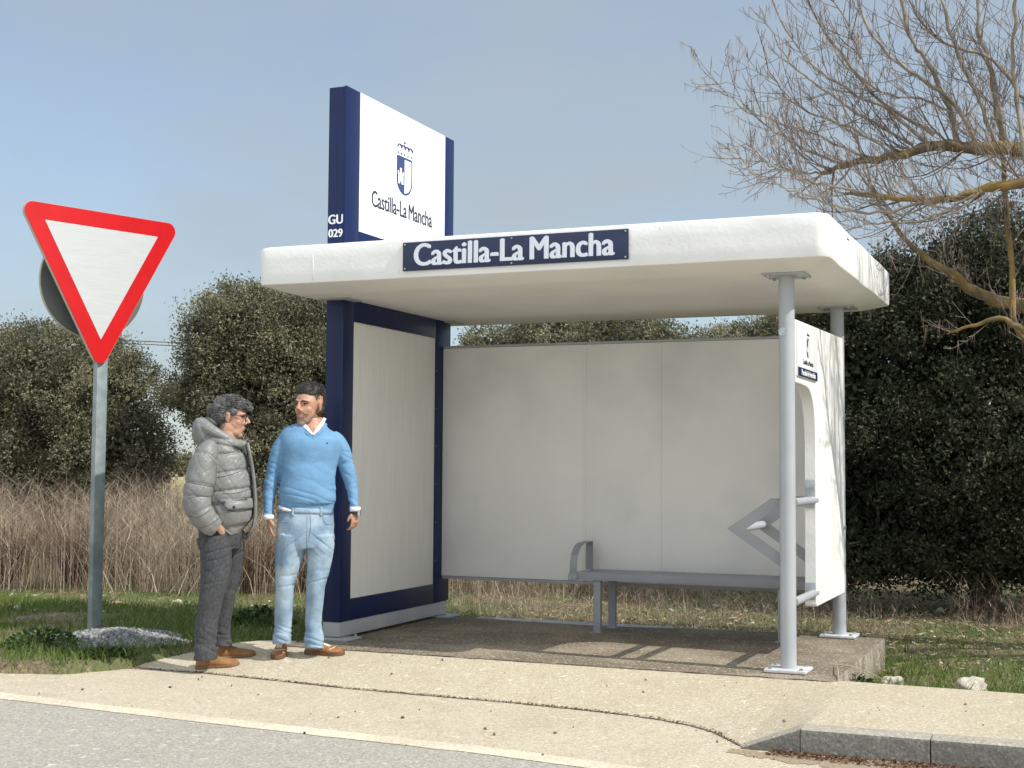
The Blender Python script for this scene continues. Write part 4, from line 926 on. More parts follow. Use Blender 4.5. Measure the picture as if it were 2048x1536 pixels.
def sockets(T,co,amt=.045,W=1.0):
    """push the eye region in after fusing"""
    Ti=T.inverted(); 
    def f(v):
        q=Ti@v; d=0
        for s in (-1,1):
            e=((q.x-s*.13*W)/.085)**2+((q.z-.53)/.055)**2
            if q.y<-.12: d+=math.exp(-e)*amt
        m=((q.x)/.10)**2+((q.z-.254)/.012)**2
        if q.y<-.28: d+=.018*math.exp(-m)
        return d
    return f
def headparts(T,par,brow_mat,W=1.0):
    def X(mb,name,mat): mb.v=[tuple(T@Vector(v)) for v in mb.v]; return mb.build(name,mat,par,smooth=True)
    for s in (-1,1):
        X(MB().ell((s*.13*W,-.300,.53),(.046,.040,.019),14,10),'eye',M['eyew']); X(MB().ell((s*.13*W-.012,-.332,.528),(.022,.014,.019),12,8),'iris',M['eye'])
        X(MB().tube([(s*.075,-.335,.545),(s*.13*W,-.352,.552),(s*.195*W,-.31,.532)],[.009,.013,.008],8),'eyelid',M['brow'])
        X(MB().tube([(s*.045,-.402,.594),(s*.12*W,-.408,.615),(s*.23*W,-.325,.592)],[.013,.019,.009],8),'eyebrow',brow_mat)
    X(MB().tube([(-.088,-.385,.272),(-.045,-.425,.258),(0,-.438,.255),(.045,-.425,.258),(.088,-.385,.272)],[.004,.008,.009,.008,.004],6),'mouth_line',M['lip'])
def hairfuse(T,ells,name,mat,par,k,amp,fr,voxel=.006,tufts=0,tl=.05,dirf=None,keep=None):
    mb=MB()
    for c,r in ells: q=MB().ell(c,r,22,14); mb.add([T@Vector(v) for v in q.v],q.f)
    o=fuse(mb,name,mat,par,voxel,2,lambda c,n:amp*(noise.noise(c*fr)+.6*noise.noise(c*fr*2.7)))
    if tufts:
        me=o.data; Ti=T.to_3x3(); ix=[random.randrange(len(me.vertices)) for _ in range(tufts)]; t=MB()
        for i in ix:
            v=me.vertices[i]; d=(v.normal*.12+Ti.normalized()@dirf(T.inverted()@v.co)).normalized()
            L=tl*random.uniform(.5,1.2); s=d.orthogonal().normalized()*.0022; s=Matrix.Rotation(random.random()*3,3,d)@s; b=v.co-v.normal*.002; e=b+d*L+v.normal*.002+Vector((random.gauss(0,.05),random.gauss(0,.05),random.gauss(0,.05)))*L
            m=(b+e)/2+v.normal*.004; t.add([b-s,b+s,m+s*.8,m-s*.8,e],[(0,1,2,3),(3,2,4)])
        t.build('hair_strands',mat,o)
    return o
def headframe(fig,px_c,py_chin,py_top,dy,fwd,tilt=0,wf=1,df=1):
    """centre of head column at px_c; head spans chin..top; fwd in local XY"""
    h=(py_chin-py_top)/fig.k; f=Vector(fwd).normalized(); up=Vector((tilt,0,1)); r=f.cross(up).normalized()*-1; up=(r.cross(f)).normalized()*-1
    if up.z<0: up=-up
    x=(-f).cross(up)*-1; y=-f; x=y.cross(up).normalized()
    Mx=Matrix((x,y,up)).transposed().to_4x4(); 
    T=Matrix.Translation(fig.P(px_c,py_chin,dy))@Mx@Matrix.Diagonal((h*wf,h*df,h,1)); return T
def finger(mb,b,d,side,n,L,r,curl,taper=.75,spread=0):
    """three phalanges bending toward n"""
    P=[b]; v=(d+side*spread).normalized(); q=b.copy(); ax=v.cross(n).normalized()
    for i,(l,a) in enumerate(((.45,curl*.7),(.32,curl),(.23,curl*.8))):
        v=Matrix.Rotation(a,3,ax)@v; q=q+v*(L*l); P.append(q.copy())
    C=[]; 
    for i in range(3):
        C+=[P[i],(P[i]+P[i+1])/2]
    C.append(P[3]); mb.tube(C,[r*(1-(1-taper)*i/6) for i in range(7)],8); mb.ell(P[3],(r*taper*.98,)*3,8,6)
def hand(mb,wr,d,n,th,S,curl=.45):
    """wr wrist, d pointing to the fingers, n palm normal, th side where the thumb is; S = hand length"""
    d=Vector(d).normalized(); n=(Vector(n)-d*Vector(n).dot(d)).normalized(); th=(Vector(th)-d*Vector(th).dot(d)); th=(th-n*th.dot(n)).normalized()
    pl=S*.50; w=S*.215
    mb.tube([wr-d*S*.12,wr+d*S*.05,wr+d*S*.25,wr+d*S*.45,wr+d*pl],[(S*.13,S*.10),(S*.15,S*.10),(w*.95,S*.095),(w*1.04,S*.085),(w*.95,S*.07)],16,ref=th)
    for i,(o,L,c) in enumerate(((.80,.44,.8),(.28,.49,.95),(-.26,.46,1.05),(-.78,.36,1.15))):
        b=wr+d*(pl-S*.03)+th*(w*o); finger(mb,b,d,th,n,S*L,S*.052,curl*c,spread=.09*o)
    b=wr+d*S*.12+th*w*.75; v=(d*.72+th*.55+n*.35).normalized(); 
    mb.tube([b,b+v*S*.15,b+(v+d*.15+n*.05).normalized()*S*.27,b+v*S*.24+(d*.9+n*.35).normalized()*S*.12],[S*.085,S*.072,S*.058,S*.045],8); mb.ell(b+v*S*.24+(d*.9+n*.35).normalized()*S*.12,(S*.045,)*3,8,6)
def shoe(fig,toe_dir,heel,L,par,upm,solem,lacem,kind,tongue=True):
    """heel: local point on the ground at the back of the shoe"""
    f=Vector((toe_dir[0],toe_dir[1],0)).normalized(); s=Vector((-f.y,f.x,0)); up=Vector((0,0,1))
    prof=[(.0,.075,.17),(.04,.11,.235),(.12,.125,.26),(.22,.125,.262),(.34,.125,.262),(.44,.135,.245),(.55,.155,.215),(.66,.172,.178),(.78,.175,.150),(.89,.150,.132),(.96,.105,.110),(1.0,.04,.07)]
    mb=MB(); V=[];n=18; st=.055 if kind=='gum' else .035
    for (t,w,h) in prof:
        for j in range(n):
            a=2*math.pi*j/n; cx=math.cos(a); cz=math.sin(a); x=abs(cx)**.8*(1 if cx>0 else -1); z=(abs(cz)**.8)*(1 if cz>0 else -1)
            zz=(st*.5+ (h-st*.5)*(z*.5+.5)); pinch=1-.30*max(0,z)*(1 if t<.6 else .3)
            q=heel+f*(t*L)+s*(x*w*L*pinch)+up*(zz*L); V.append(q)
    m=len(prof); F=[(i*n+j,i*n+(j+1)%n,(i+1)*n+(j+1)%n,(i+1)*n+j) for i in range(m-1) for j in range(n)]+[tuple(range(n))[::-1],tuple((m-1)*n+j for j in range(n))]
    mb.add(V,F); mb.tube([heel+f*.20*L+up*.16*L,heel+f*.20*L+up*.34*L],[(.11*L,.15*L),(.10*L,.135*L)],14,ref=s)
    if tongue: mb.ell(heel+f*.36*L+up*.29*L,(.06*L,.06*L,.05*L),10,8)
    sh=fuse(mb,'shoe',upm,par,.0045,2,lambda c,nn:.0016*noise.noise(c*60))
    # sole
    P=[]; 
    for t,w,_ in prof: P.append((t,w))
    out=[heel-f*.012*L+f*(t*L*1.02)+s*(w*L*1.06) for t,w in P]+[heel-f*.012*L+f*(t*L*1.02)-s*(w*L*1.06) for t,w in P[::-1]]
    hgt=(.105 if kind=='gum' else .062)*L
    so_=MB().poly([(q.x,q.y,q.z+.001) for q in out],depth=(0,0,hgt)).build('sole',solem,sh,auto=50)
    b=so_.modifiers.new('b','BEVEL'); b.width=.004; b.segments=2
    BV['x']=None; bm=bmesh.new(); bm.from_mesh(sh.data); tr=BVHTree.FromBMesh(bm); bm.free()
    def top(p):
        h=tr.ray_cast(p+up*.4,-up); return (h[0]+up*.003) if h[0] else None
    lb=MB(); cnt=5 if kind=='gum' else 3
    for i in range(cnt):
        t=.36+.055*i
        for a,b_ in ((-1,1),(1,-1)):
            pts=[]
            for k in range(6):
                u=k/5; q=heel+f*((t+.045*u)*L)+s*(.055*L*(a+(b_-a)*u)); h=top(q)
                if h: pts.append(h)
            if len(pts)>2: lb.tube(pts,.0036 if kind=='gum' else .0028,5)
    for a in (-1,1):
        q0=top(heel+f*.37*L); 
        if q0:
            e=q0+s*(a*.10*L)-up*.05*L+f*.03*L; lb.tube([q0,q0+s*(a*.06*L)+up*.03*L,e],.0032,5); lb.tube([q0,q0+s*(a*.04*L)+up*.05*L-f*.02*L,q0+s*(a*.085*L)+up*.005*L,q0],.0028,5)
    lb.build('laces',lacem,sh,smooth=True)
    if kind=='gum':
        e=[top(heel+f*(.74*L)+s*(u*.145*L)-f*(abs(u)**2*.06*L)) for u in (-1,-.66,-.33,0,.33,.66,1)]; e=[q for q in e if q]
        if len(e)>2: MB().tube(e,.0022,5).build('toe_seam',M['lace'],sh)
    for ob in (sh,)+tuple(sh.children):
        for v in ob.data.vertices:
            wv=Matrix.Rotation(fig.rz,3,'Z')@Vector((v.co.x,v.co.y,0))+fig.p; v.co.z+=pavez(wv.x,wv.y)-(fig.p.z+heel.z)
    return sh

# ------------------------------------------------------------ man in the blue sweater
G=Fig(612,1316)
fwd2=(-.60,-.80,-.04); T2=headframe(G,611,852,766,0,fwd2,.0,.88,.88)
b=MB(); head_mb(b,T2,1.0)
G.loft(b,[(616,835,.01,24,24),(617,850,.02,24,23),(618,870,.02,34,24),(617,900,.0,50,30),(613,960,0,48,33),(611,1010,0,48,31),(610,1050,0,52,33),(610,1080,0,48,32)],4,20)
for K in ([(566,880,.02,14,14),(543,935,.03,12,13),(534,990,.01,10,10),(534,1038,-.03,8,8.5)],[(672,880,.02,14,14),(690,930,.03,12,13),(701,985,.01,9.5,10),(705,1022,-.03,8,8.5)],[(583,1085,0,22,24),(572,1160,-.01,13,15),(567,1230,.01,10,11),(565,1288,.02,9,10)],[(637,1085,0,22,24),(631,1160,-.01,13,15),(627,1230,.01,10,11),(627,1290,.02,9,10)]): G.loft(b,[(a,b_,c,d*.86,e*.86) for a,b_,c,d,e in K],4,14)
hand(b,G.P(534,1036,-.03),(.10,-.12,-1),(.95,.30,.1),(.25,-.95,0),44/G.k,.34)
hand(b,G.P(705,1023,-.03),(.02,-.06,-1),(-.70,.70,.0),(-.72,-.68,0),46/G.k,.62)
sk=sockets(T2,None,.030)
fw=Vector(fwd2).normalized()
man2=fuse(b,'person',M['skinA'],None,.0052,2)
for v in man2.data.vertices:
    if v.co.z>G.P(0,870).z: v.co=v.co-fw*sk(v.co)*((851-765)/G.k)*1.0
G.place(man2); tag(man2,'person in light blue v-neck sweater and pale jeans, grey stubble beard, arms hanging, looking left','person')
headparts(T2,man2,M['brow'])
hd=lambda q:Vector((q.x*.6+.3,.55,.55))
hair2=hairfuse(T2,[((0,.10,.80),(.338,.425,.245)),((0,-.11,.875),(.27,.24,.150)),((.0,.22,.66),(.318,.335,.32)),((-.03,-.22,.92),(.20,.13,.080))],'hair',M['hairB'],man2,G.k,.006,22,tufts=2600,tl=.016,dirf=hd)
hairfuse(T2,[((-.275,.0,.69),(.045,.12,.12)),((.275,.0,.69),(.045,.12,.12)),((-.300,-.02,.58),(.016,.035,.08)),((.300,-.02,.58),(.016,.035,.08)),((0,.27,.48),(.27,.22,.22))],'sideburns',M['hairBs'],man2,G.k,.0012,40,.005,tufts=900,tl=.007,dirf=hd)
man2.data.materials.append(M['stubble']); man2.data.materials.append(M['stubbleg']); Ti2=T2.inverted()
for pl in man2.data.polygons:
    q=Ti2@Vector(pl.center)
    if q.z>-.04 and q.z<.5 and q.y<.06:
        nn=.03*noise.noise(Vector(q)*9)
        line=.215+.19*sst(-.20,.02,q.y)+nn   # cheek line rises to the sideburn
        mouth=(q.x/.085)**2+((q.z-.252)/.036)**2<1
        lipz=q.y<-.34 and abs(q.x)<.12 and .285<q.z<.335+nn
        if (q.z<line or lipz or (q.y<-.28 and q.z<.31 and abs(q.x)>.085)) and not mouth and q.z>-.03-.25*(q.y+.2): pl.material_index=2 if (q.y<-.29 and q.z<.21) else 1
lp=MB().ell((0,-.428,.238),(.062,.022,.017),12,8); lp.v=[tuple(T2@Vector(v)) for v in lp.v]; lp.build('lower_lip',M['lip'],man2,smooth=True)
# sweater
s=MB()
G.loft(s,[(609,1019,0,53.5,36),(609,1010,0,55,38),(609,1000,0,58.5,42),(610,985,-.01,58,43),(611,955,-.01,55.5,41),(613,925,0,56,40),(615,895,0,62,41),(615,878,.01,64,38),(616,864,.015,58,33),(617,855,.02,44,29),(618,847,.02,30,26),(618,840,.02,25,24)],8,44)
G.loft(s,[(577,871,.015,14,18),(564,881,.02,17,21),(552,905,.025,18,20),(543,935,.03,16.5,18),(537,965,.03,15.5,17),(534,995,.01,13.5,15),(533,1018,-.01,11.5,13),(533,1032,-.02,11.5,12.5)],8,26)
G.loft(s,[(656,870,.015,14,18),(668,881,.02,17,21),(680,905,.025,18,20),(689,935,.03,16.5,18),(696,962,.03,15,17),(701,988,.01,12.5,14.5),(704,1006,-.01,11,12.5),(705,1016,-.02,11,12)],8,26)
def wr2(c,n):
    px=c.x*G.k+612; py=1316-c.z*G.k; a=0
    arm=1 if (px<556 or px>676) else 0
    z=c.z
    if py>1006 and not arm: return -.001+ .0012*math.sin(px*2.2)
    fd=.005*nz3(c,5,5,9)-.0028*fold(c,2.2,2.2,11,3,.25)-.0015*fold(c,5,5,18,9,-.3)
    if arm: fd=(.004*nz3(c,7,7,12)-.006*fold(c,4,4,15,5,.4)-.003*fold(c,7,7,22,1,-.5))*(1 if py>900 else .4)
    low=sst(940,1000,py); u=(c.x*.5+z)
    fd+=-.006*low*fold(c,3,3,20,2,.2)
    return fd*(.45+.55*sst(870,930,py))
sw=fuse(s,'sweater',M['sweater'],man2,.0055,3,wr2)
# open the v-neck
bm=bmesh.new(); bm.from_mesh(sw.data); A_=G.P(594,838);B_=G.P(643,838);C_=G.P(619,866)
def intri(x,z):
    def sg(a,b): return (x-b.x)*(a.z-b.z)-(a.x-b.x)*(z-b.z)
    d=[sg(A_,B_),sg(B_,C_),sg(C_,A_)]; return all(q>=0 for q in d) or all(q<=0 for q in d)
bvh(sw); kill=[f for f in bm.faces if f.calc_center_median().y<.02 and intri(f.calc_center_median().x,f.calc_center_median().z)]
bmesh.ops.delete(bm,geom=kill,context='FACES'); bm.to_mesh(sw.data); bm.free()
def ribbon(pts,w,th,name,mat,par):
    """flat ribbon through local points facing the camera"""
    mb=MB(); P=[Vector(p) for p in pts]; n=len(P); V=[]
    for i in range(n):
        t=(P[min(i+1,n-1)]-P[max(i-1,0)]).normalized(); nn=Vector((-t.z,0,t.x)).normalized()*w[i]/2
        for sy in (-1,1): V+= [P[i]+nn+Vector((0,sy*th/2,0)),P[i]-nn+Vector((0,sy*th/2,0))]
    F=[]
    for i in range(n-1):
        a=4*i;b=a+4; F+=[(a,b,b+1,a+1),(a+2,a+3,b+3,b+2),(a,a+2,b+2,b),(a+1,b+1,b+3,a+3)]
    F+=[(0,1,3,2),(4*n-4,4*n-2,4*n-1,4*n-3)]; return mb.add(V,F).build(name,mat,par,smooth=False)
cs=MB(); 
def onb(px,py,dy): return G.P(px,py,dy)
YF=-.105
ch=fuse(G.loft(MB(),[(618,838,.0,20,20),(618,850,-.01,22,21),(619,862,-.02,24,26),(619,874,-.01,24,27)],4,18),'throat',M['skinA'],man2,.006,2)
ribbon([G.P(594,838,-.035),G.P(602,849,-.075),G.P(611,859,-.105),G.P(619,868,-.118)],[.020,.024,.020,.010],.010,'shirt_collar',M['shirt'],man2)
ribbon([G.P(643,834,-.02),G.P(636,847,-.07),G.P(628,858,-.105),G.P(620,868,-.118)],[.020,.025,.021,.010],.010,'shirt_collar',M['shirt'],man2)
ribbon([G.P(588,845,-.045),G.P(599,857,-.085),G.P(609,866,-.112),G.P(619,875,-.126)],[.016]*4,.010,'neck_rib',M['sweater'],man2)
ribbon([G.P(646,845,-.040),G.P(639,856,-.083),G.P(630,865,-.112),G.P(620,875,-.126)],[.016]*4,.010,'neck_rib',M['sweater'],man2)
decal(G,sw,'chest_mark',M['black'],[(646,884),(648.5,884),(648.5,886.5),(646,886.5)],2,2,sw,.002,.001)
for (x,y,dy,r) in ((534,1034,-.025,11.5),(706,1018,-.025,11.2)):
    MB().tube([G.P(x,y-4,dy),G.P(x,y+5,dy-.004)],[(r/G.k,r*1.05/G.k),(r*.93/G.k,r/G.k)],20,ref=(1,0,0)).build('shirt_cuff',M['shirt'],man2,smooth=True)
MB().tube([G.P(554,1013,-.03),G.P(566,1018,-.10),G.P(578,1020,-.125)],[.014,.012,.006],8).build('shirt_tail',M['shirt'],man2,smooth=True)
# watch
wt=MB().tube([G.P(706,1021,-.03),G.P(706,1029,-.032)],[(9.6/G.k,9.6/G.k)]*2,20,ref=(1,0,0)).build('watch',M['black'],man2,smooth=False)
q=G.P(714,1025,-.045); MB().box(q.x-.012,q.x+.006,q.y-.02,q.y+.016,q.z-.022,q.z+.022,.004).build('watch_case',M['bolt'],wt); MB().box(q.x+.0062,q.x+.010,q.y-.017,q.y+.013,q.z-.019,q.z+.019,.003).build('watch_face',M['black'],wt)
# jeans
j=MB()
G.loft(j,[(609,1006,0,51,34),(609,1018,0,53,37),(608,1035,0,56,41),(607,1055,0,58,43),(607,1078,0,58.5,42),(609,1096,0,54,38)],6,36)
G.loft(j,[(581,1070,0,32,40),(577,1100,0,30,38),(572,1135,-.01,25,30),(568,1165,-.02,19.5,24),(567,1195,-.005,18.5,23),(566,1225,.01,17.5,22),(565,1252,.012,17.5,20),(565,1268,.01,19,21),(565,1281,.012,19.5,20),(565,1287,.012,19.5,20)],8,26)
G.loft(j,[(636,1070,0,31,40),(637,1100,0,29,38),(634,1135,-.01,24,30),(630,1165,-.02,20,26),(628,1195,-.005,18.5,23),(626,1225,.01,17,21),(626,1252,.012,17.5,20),(627,1270,.01,19,21),(628,1287,.005,20,22),(628,1297,.0,20,22)],8,26)
def wrj(c,n):
    py=1316-c.z*G.k; ank=sst(1225,1275,py); kn=math.exp(-((py-1160)/22)**2); cr=math.exp(-((py-1085)/28)**2)
    d=.004*nz3(c,7,7,8)-.001*fold(c,6,6,9,1,.8)-.010*ank*fold(c,5,5,20,2,.3)+.008*ank*nz3(c,6,6,18,5)-.006*kn*fold(c,4,4,15,4,-.2)-.008*cr*fold((abs(c.x),c.y,c.z),4,4,18,6,.9)
    if py<1024: d=.001
    return d
je=fuse(j,'jeans',M['jeans'],man2,.0055,3,wrj); bvh(je)
decal(G,je,'waistband',M['jeans'],[(554,1012),(664,1019),(664,1028),(553,1024)],30,2,je,.001,.004)
strip(G,je,'fly_seam',M['jeans'],[(617,1028),(618,1050),(616,1070),(611,1082)],.005,je,.001)
strip(G,je,'crotch_seam',M['jeans'],[(611,1028),(611,1060),(611,1090)],.004,je,.000)
for pts in ([(556,1040),(568,1043),(576,1036),(578,1024)],[(662,1046),(650,1047),(643,1040),(641,1028)]): strip(G,je,'pocket_seam',M['jeans'],pts,.0035,je,.001)
for x in (582,637): decal(G,je,'belt_loop',M['jeans'],[(x-2,1013),(x+2,1013),(x+2,1031),(x-2,1031)],1,5,je,.005,.004)
q,_n=cast(je,G.P(616,1022).x,G.P(0,1022).z); MB().ell(q+Vector((0,-.006,0)),(.009,.004,.009),10,6).build('button',M['bolt'],je,smooth=True)
def ground_at(fig,px,py):
    """local point on the pavement seen at that pixel"""
    p=onz(px,py,0); zc=0.0
    for _ in range(60): zc=.75*zc+.25*pavez(p.x,p.y); p=onz(px,py,zc)
    return Matrix.Rotation(-fig.rz,3,'Z')@(p-fig.p)
h1=ground_at(G,566,1300); h1.z+=.0; shoe(G,(-.10,-1),h1+Vector((-.005,.03,0)),.300,man2,M['leather'],M['gum'],M['lace'],'gum')
h2=ground_at(G,612,1311); shoe(G,(.80,-.42),h2+Vector((0,.06,0)),.300,man2,M['leather'],M['gum'],M['lace'],'gum')

# ------------------------------------------------------------ man in the grey puffer jacket
H=Fig(428,1340)
fwd1=(.985,-.12,-.17); T1=headframe(H,446,871,789,.02,fwd1,.0,.92,.90)
b=MB(); head_mb(b,T1,.96,1.07)
H.loft(b,[(447,845,.02,19,19),(446,862,.02,19,20),(442,880,.02,24,24),(435,910,.02,36,42),(436,960,.02,40,46),(438,1020,.02,38,46),(436,1060,.02,36,44),(434,1085,.02,34,42)],4,20)
for K in ([(408,905,-.12,14,14),(392,950,-.16,13,13),(387,995,-.17,12,12),(410,1035,-.18,10,10),(433,1054,-.17,8,8)],[(424,1085,-.06,20,18),(426,1150,-.05,17,15),(416,1220,-.04,13,12),(411,1290,-.03,9,10)],[(453,1085,.12,18,18),(457,1150,.14,15,15),(447,1220,.17,12,12),(443,1280,.19,9,10)]): H.loft(b,K,4,14)
hand(b,H.P(431,1053,-.160),(.62,.62,-.48),(-.6,.8,.1),(.4,-.2,.9),.17,.30)
sk=sockets(T1,None,.028,.96)
man1=fuse(b,'person',M['skinB'],None,.0052,2); fw=Vector(fwd1).normalized()
for v in man1.data.vertices:
    if v.co.z>H.P(0,880).z: v.co=v.co-fw*sk(v.co)*((872-791)/H.k)
H.place(man1); tag(man1,'older person in grey hooded puffer jacket, glasses and charcoal trousers, hand in pocket, facing right','person')
headparts(T1,man1,M['brow'],.96)
hd1=lambda q:Vector((0,.8,-.45)) if q.z<.72 else Vector((0,-.75,-.25 if q.y<-.1 else .05))
hairfuse(T1,[((0,.10,.80),(.350,.45,.235)),((0,.22,.60),(.343,.36,.36)),((0,-.14,.87),(.285,.27,.125)),((0,.34,.42),(.24,.19,.26)),((-.05,-.355,.81),(.17,.085,.055)),((-.295,-.06,.64),(.045,.14,.085)),((.295,-.06,.64),(.045,.14,.085))],'hair',M['hairA'],man1,H.k,.0012,14,tufts=6500,tl=.034,dirf=hd1)
# glasses
gm=MB()
for s_ in (-1,1):
    gm.tube([(s_*.33,.03,.555),(s_*.31,-.15,.558),(s_*.255,-.40,.556)],.010,6); gm.tube([(s_*.13+math.cos(R(a))*.115,-.425-.0*abs(math.cos(R(a))),.508+math.sin(R(a))*.075) for a in range(0,361,24)],.010,6,cap=False)
gm.tube([(-.03,-.435,.53),(0,-.46,.54),(.03,-.435,.53)],.009,6)
gm.v=[tuple(T1@Vector(v)) for v in gm.v]; gm.build('glasses',M['black'],man1,smooth=True)
# trousers
t=MB()
H.loft(t,[(436,1036,.02,30,36),(436,1050,.02,41,44),(436,1062,.02,44,46),(436,1080,.02,43,46),(436,1098,.02,40,42)],6,34)
H.loft(t,[(422,1070,-.07,36,26),(427,1100,-.07,33,26),(428,1135,-.065,30,24),(423,1175,-.06,26.5,22),(417,1215,-.05,23.5,20),(412,1250,-.04,22,19),(410,1285,-.035,22.5,20),(411,1305,-.03,23.5,22),(411,1318,-.03,23,22)],8,26)
H.loft(t,[(452,1070,.12,30,26),(458,1100,.13,27,24),(459,1135,.14,24,22),(453,1175,.15,21,20),(447,1215,.165,19,18),(443,1250,.18,18.5,17),(443,1280,.19,19.5,18),(444,1300,.19,20,19)],8,26)
def wrt(c,n):
    py=1340-c.z*H.k; ank=sst(1235,1295,py); kn=math.exp(-((py-1180)/25)**2); cr=math.exp(-((py-1105)/28)**2)
    return .005*nz3(c,7,7,8)-.0008*fold(c,6,6,8,1,.8)-.010*ank*fold(c,5,5,17,2,.3)-.006*kn*fold(c,4,4,13,4,-.2)-.007*cr*fold(c,3,3,15,6,-.3)
tr=fuse(t,'trousers',M['trouser'],man1,.0055,3,wrt); bvh(tr)
# jacket: torso, near sleeve, far sleeve, hood and collar as one puffy shell
k=MB()
tseams=(909,944,980,1003)
H.loft(k,[(458,1070,.02,20,40),(455,1060,.02,33,44),(452,1045,.02,45,50),(450,1025,.01,52,54),(446,1003,.01,56,54),(443,980,.01,56,53),(440,955,.01,55,52),(436,930,.01,53,50),(432,908,.01,48,46),(433,893,.015,38,40),(438,882,.02,30,30),(443,875,.02,25,25)],9,48,tseams,.055,2.6,.015)
H.loft(k,[(418,893,-.10,17,20),(408,905,-.13,23,25),(401,925,-.155,27,27),(396,950,-.17,29,28),(391,975,-.18,29,28),(388,995,-.185,28,27),(392,1015,-.19,27,25),(402,1032,-.19,25,23),(415,1046,-.185,22,20),(428,1056,-.175,17,15)],9,30,(915,968,992,1021,1042),.075,2.8,.02)
H.loft(k,[(440,893,.13,17,20),(448,915,.17,24,25),(455,950,.19,25,26),(462,990,.19,23,24),(470,1025,.17,20,20),(476,1045,.14,14,14)],6,22,(925,968,1000,1030),.07,2.8,.02)
# hood bag and rolled collar
def ringp(cx,cy,cz,rx,ry,tilt,n=22):
    return [Vector((cx+rx*math.cos(a),cy+ry*math.sin(a),cz+tilt*math.cos(a))) for a in [2*math.pi*i/n for i in range(n+1)]]
c=H.P(430,868,.02)
rp_=ringp(c.x-.0,c.y,c.z,36/H.k,34/H.k,-20/H.k); 
k.tube(rp_,[(10.5+5*max(0,-math.cos(2*math.pi*i/22)))/H.k for i in range(23)],12,cap=False)
rp2=ringp(H.P(436,880).x,.02,H.P(0,883).z,38/H.k,33/H.k,-5/H.k); k.tube(rp2,11/H.k,10,cap=False)
H.loft(k,[(397,838,.02,13,24),(394,850,.02,19,31),(400,866,.02,24,34),(411,881,.02,27,32),(424,893,.02,26,26)],6,24)
H.loft(k,[(477,880,.02,7,20),(480,890,.02,9,23),(484,902,.02,11,24)],5,18)
def wrk(c,n):
    px=c.x*H.k+428; py=1340-c.z*H.k
    return .004*nz3(c,6,6,9)-.0028*fold(c,7,7,12,3,.9)-.0028*fold(c,11,11,17,9,-1.1)+.001
jk=fuse(k,'jacket',M['jacket'],man1,.0042,2,wrk); bvh(jk)
decal(H,jk,'pocket_flap',M['jacket'],[(431,997),(496,994),(496,1015),(449,1018)],14,5,jk,.008,.006)
q,_n=cast(jk,H.P(461,1012).x,H.P(0,1012).z); MB().ell(q+Vector((0,-.016,0)),(.010,.006,.010),12,8).build('snap_button',M['black'],jk,smooth=True)
strip(H,jk,'pocket_seam',M['lining'],[(449,1019),(470,1021),(496,1017)],.004,jk,.001)
strip(H,jk,'hem_cord',M['jacket'],[(440,1054),(452,1064),(468,1072),(482,1066),(494,1050)],.009,jk,.0)
for nm,pts in enumerate(([(438,907),(454,903),(470,899)],[(427,954),(454,948),(483,937)],[(435,986),(463,985),(496,976)],[(369,962),(397,968),(422,973)],[(371,995),(391,991),(412,991)],[(373,1030),(396,1030),(415,1016)],[(388,1054),(411,1048),(431,1034)],[(409,910),(424,928),(426,954),(422,973)],[(422,973),(418,996),(428,1020),(440,1044)])):
    strip(H,jk,'quilt_seam',M['lining'],pts,.0030,jk,-.0008,n=26)
# open front edge with dark lining and placket
ribbon_pts=[(486,884),(491,905),(497,935),(501,965),(504,1000),(504,1030),(500,1052),(491,1072)]
MB().tube([H.P(a,b,-.035) for a,b in ribbon_pts],[(3.4/H.k,8/H.k)]*8,10,ref=(1,0,0)).build('placket',M['jacket'],jk,smooth=True)
MB().tube([H.P(a-2.5,b,-.075) for a,b in ribbon_pts[:-1]],[(1.6/H.k,5/H.k)]*7,8,ref=(1,0,0)).build('zip_edge',M['lining'],jk,smooth=True)
MB().tube([H.P(476,1066,.0),H.P(486,1074,.0),H.P(494,1066,.0)],[8/H.k,7/H.k,5/H.k],10).build('inner_hem',M['lining'],jk,smooth=True)
MB().tube([H.P(449,880,-.095),H.P(457,888,-.105),H.P(467,895,-.095),H.P(474,898,-.085)],.005,6).build('drawcord',M['black'],jk,smooth=True)
hin=MB().ell(H.P(414,842,.02),(16/H.k,24/H.k,9/H.k),18,12,Matrix.Rotation(.55,3,'Y')); hin.build('hood_lining',M['lining'],jk,smooth=True)
g1=ground_at(H,392,1336); shoe(H,(1,-.22),g1,.300,man1,M['suede'],M['sole'],M['laceb'],'flat')
g2=ground_at(H,436,1316); shoe(H,(1,-.12),g2+Vector((-.02,.0,0)),.285,man1,M['suede'],M['sole'],M['laceb'],'flat')
print('ppm',G.k,H.k,'man heights',(1316-760)/G.k*.9,(1340-785)/H.k*.9)
SUN_E=3.7; SKY_S=.142; EXPO=0.33; CLOUD=(2.55,2.95,3.2,1); SKY_FILL=(5.9,6.3,6.8,1)
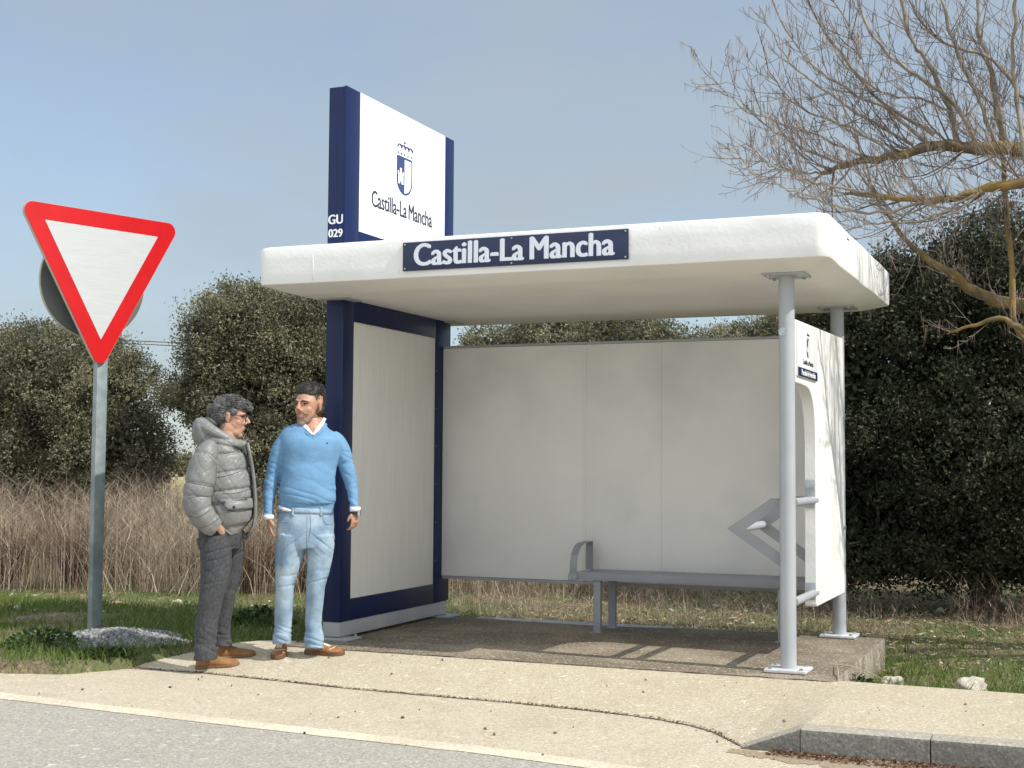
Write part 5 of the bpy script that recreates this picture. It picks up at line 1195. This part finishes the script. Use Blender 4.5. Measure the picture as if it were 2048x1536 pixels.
# ============================================================ LIGHT, SKY, CAMERA
AZ=R(6); EL=R(45)
S=Vector((math.cos(EL)*math.cos(AZ),-math.cos(EL)*math.sin(AZ),math.sin(EL)))
sun=bpy.data.lights.new('sun','SUN'); sun.energy=SUN_E; sun.angle=R(.53); sun.color=(1,.955,.88); so=bpy.data.objects.new('sun',sun); COL.objects.link(so); so.rotation_euler=S.to_track_quat('Z','Y').to_euler()
w=bpy.data.worlds.new('World'); sc.world=w; w.use_nodes=True; nt=w.node_tree; N=nt.nodes.new; L=nt.links.new; bg=nt.nodes['Background']
sky=N('ShaderNodeTexSky'); sky.sky_type='NISHITA'; sky.sun_disc=False; sky.sun_elevation=EL; sky.sun_rotation=math.atan2(S.x,S.y); sky.altitude=900; sky.air_density=1.0; sky.dust_density=1.6; sky.ozone_density=1.0
tc=N('ShaderNodeTexCoord'); mp=N('ShaderNodeMapping'); mp.inputs['Scale'].default_value=(1.2,1.2,3.4); mp.inputs['Location'].default_value=(.35,.1,.2); L(tc.outputs['Generated'],mp.inputs['Vector'])
n1=N('ShaderNodeTexNoise'); n1.inputs['Scale'].default_value=1.9; n1.inputs['Detail'].default_value=6; n1.inputs['Roughness'].default_value=.55; n1.inputs['Distortion'].default_value=.3; L(mp.outputs['Vector'],n1.inputs['Vector'])
mr=N('ShaderNodeMapRange'); mr.inputs['From Min'].default_value=.40; mr.inputs['From Max'].default_value=.72; mr.inputs['To Min'].default_value=.45; mr.inputs['To Max'].default_value=.97; L(n1.outputs['Fac'],mr.inputs['Value'])
mx=N('ShaderNodeMix'); mx.data_type='RGBA'; mx.inputs['B'].default_value=CLOUD; L(mr.outputs['Result'],mx.inputs['Factor']); L(sky.outputs['Color'],mx.inputs['A'])
# added fill: brighter sky over the south half, to lift the shelter front
dp=N('ShaderNodeVectorMath'); dp.operation='DOT_PRODUCT'; L(tc.outputs['Generated'],dp.inputs[0]); dp.inputs[1].default_value=(.12,-.93,.35)
r3=N('ShaderNodeMapRange'); r3.interpolation_type='SMOOTHSTEP'; r3.inputs['From Min'].default_value=-.25; r3.inputs['From Max'].default_value=.55; L(dp.outputs['Value'],r3.inputs['Value'])
m3=N('ShaderNodeMix'); m3.data_type='RGBA'; m3.inputs['B'].default_value=SKY_FILL; L(r3.outputs['Result'],m3.inputs['Factor']); L(mx.outputs['Result'],m3.inputs['A'])
L(m3.outputs['Result'],bg.inputs['Color']); bg.inputs['Strength'].default_value=SKY_S
cam=bpy.data.cameras.new('camera'); co=bpy.data.objects.new('camera',cam); COL.objects.link(co); sc.camera=co
cam.sensor_width=36; cam.lens=F_PX/2048*36; cam.clip_end=5000; cam.clip_start=.05
m=Matrix((CR,CU,-CF)).transposed().to_4x4(); m.translation=C0; co.matrix_world=m
sc.view_settings.view_transform='Standard'; sc.view_settings.look='None'; sc.view_settings.exposure=EXPO; sc.view_settings.gamma=1
sc.cycles.use_denoising=True; sc.cycles.max_bounces=8; sc.cycles.transparent_max_bounces=8
# real-world scale: the whole place was laid out 1/0.9 too large
bpy.context.view_layer.update()
K=Matrix.Scale(.9,4)
for o in [o for o in sc.objects if o.parent is None]:
    if o.type in ('CAMERA','LIGHT'): o.location=o.location*.9
    else: o.matrix_world=K@o.matrix_world
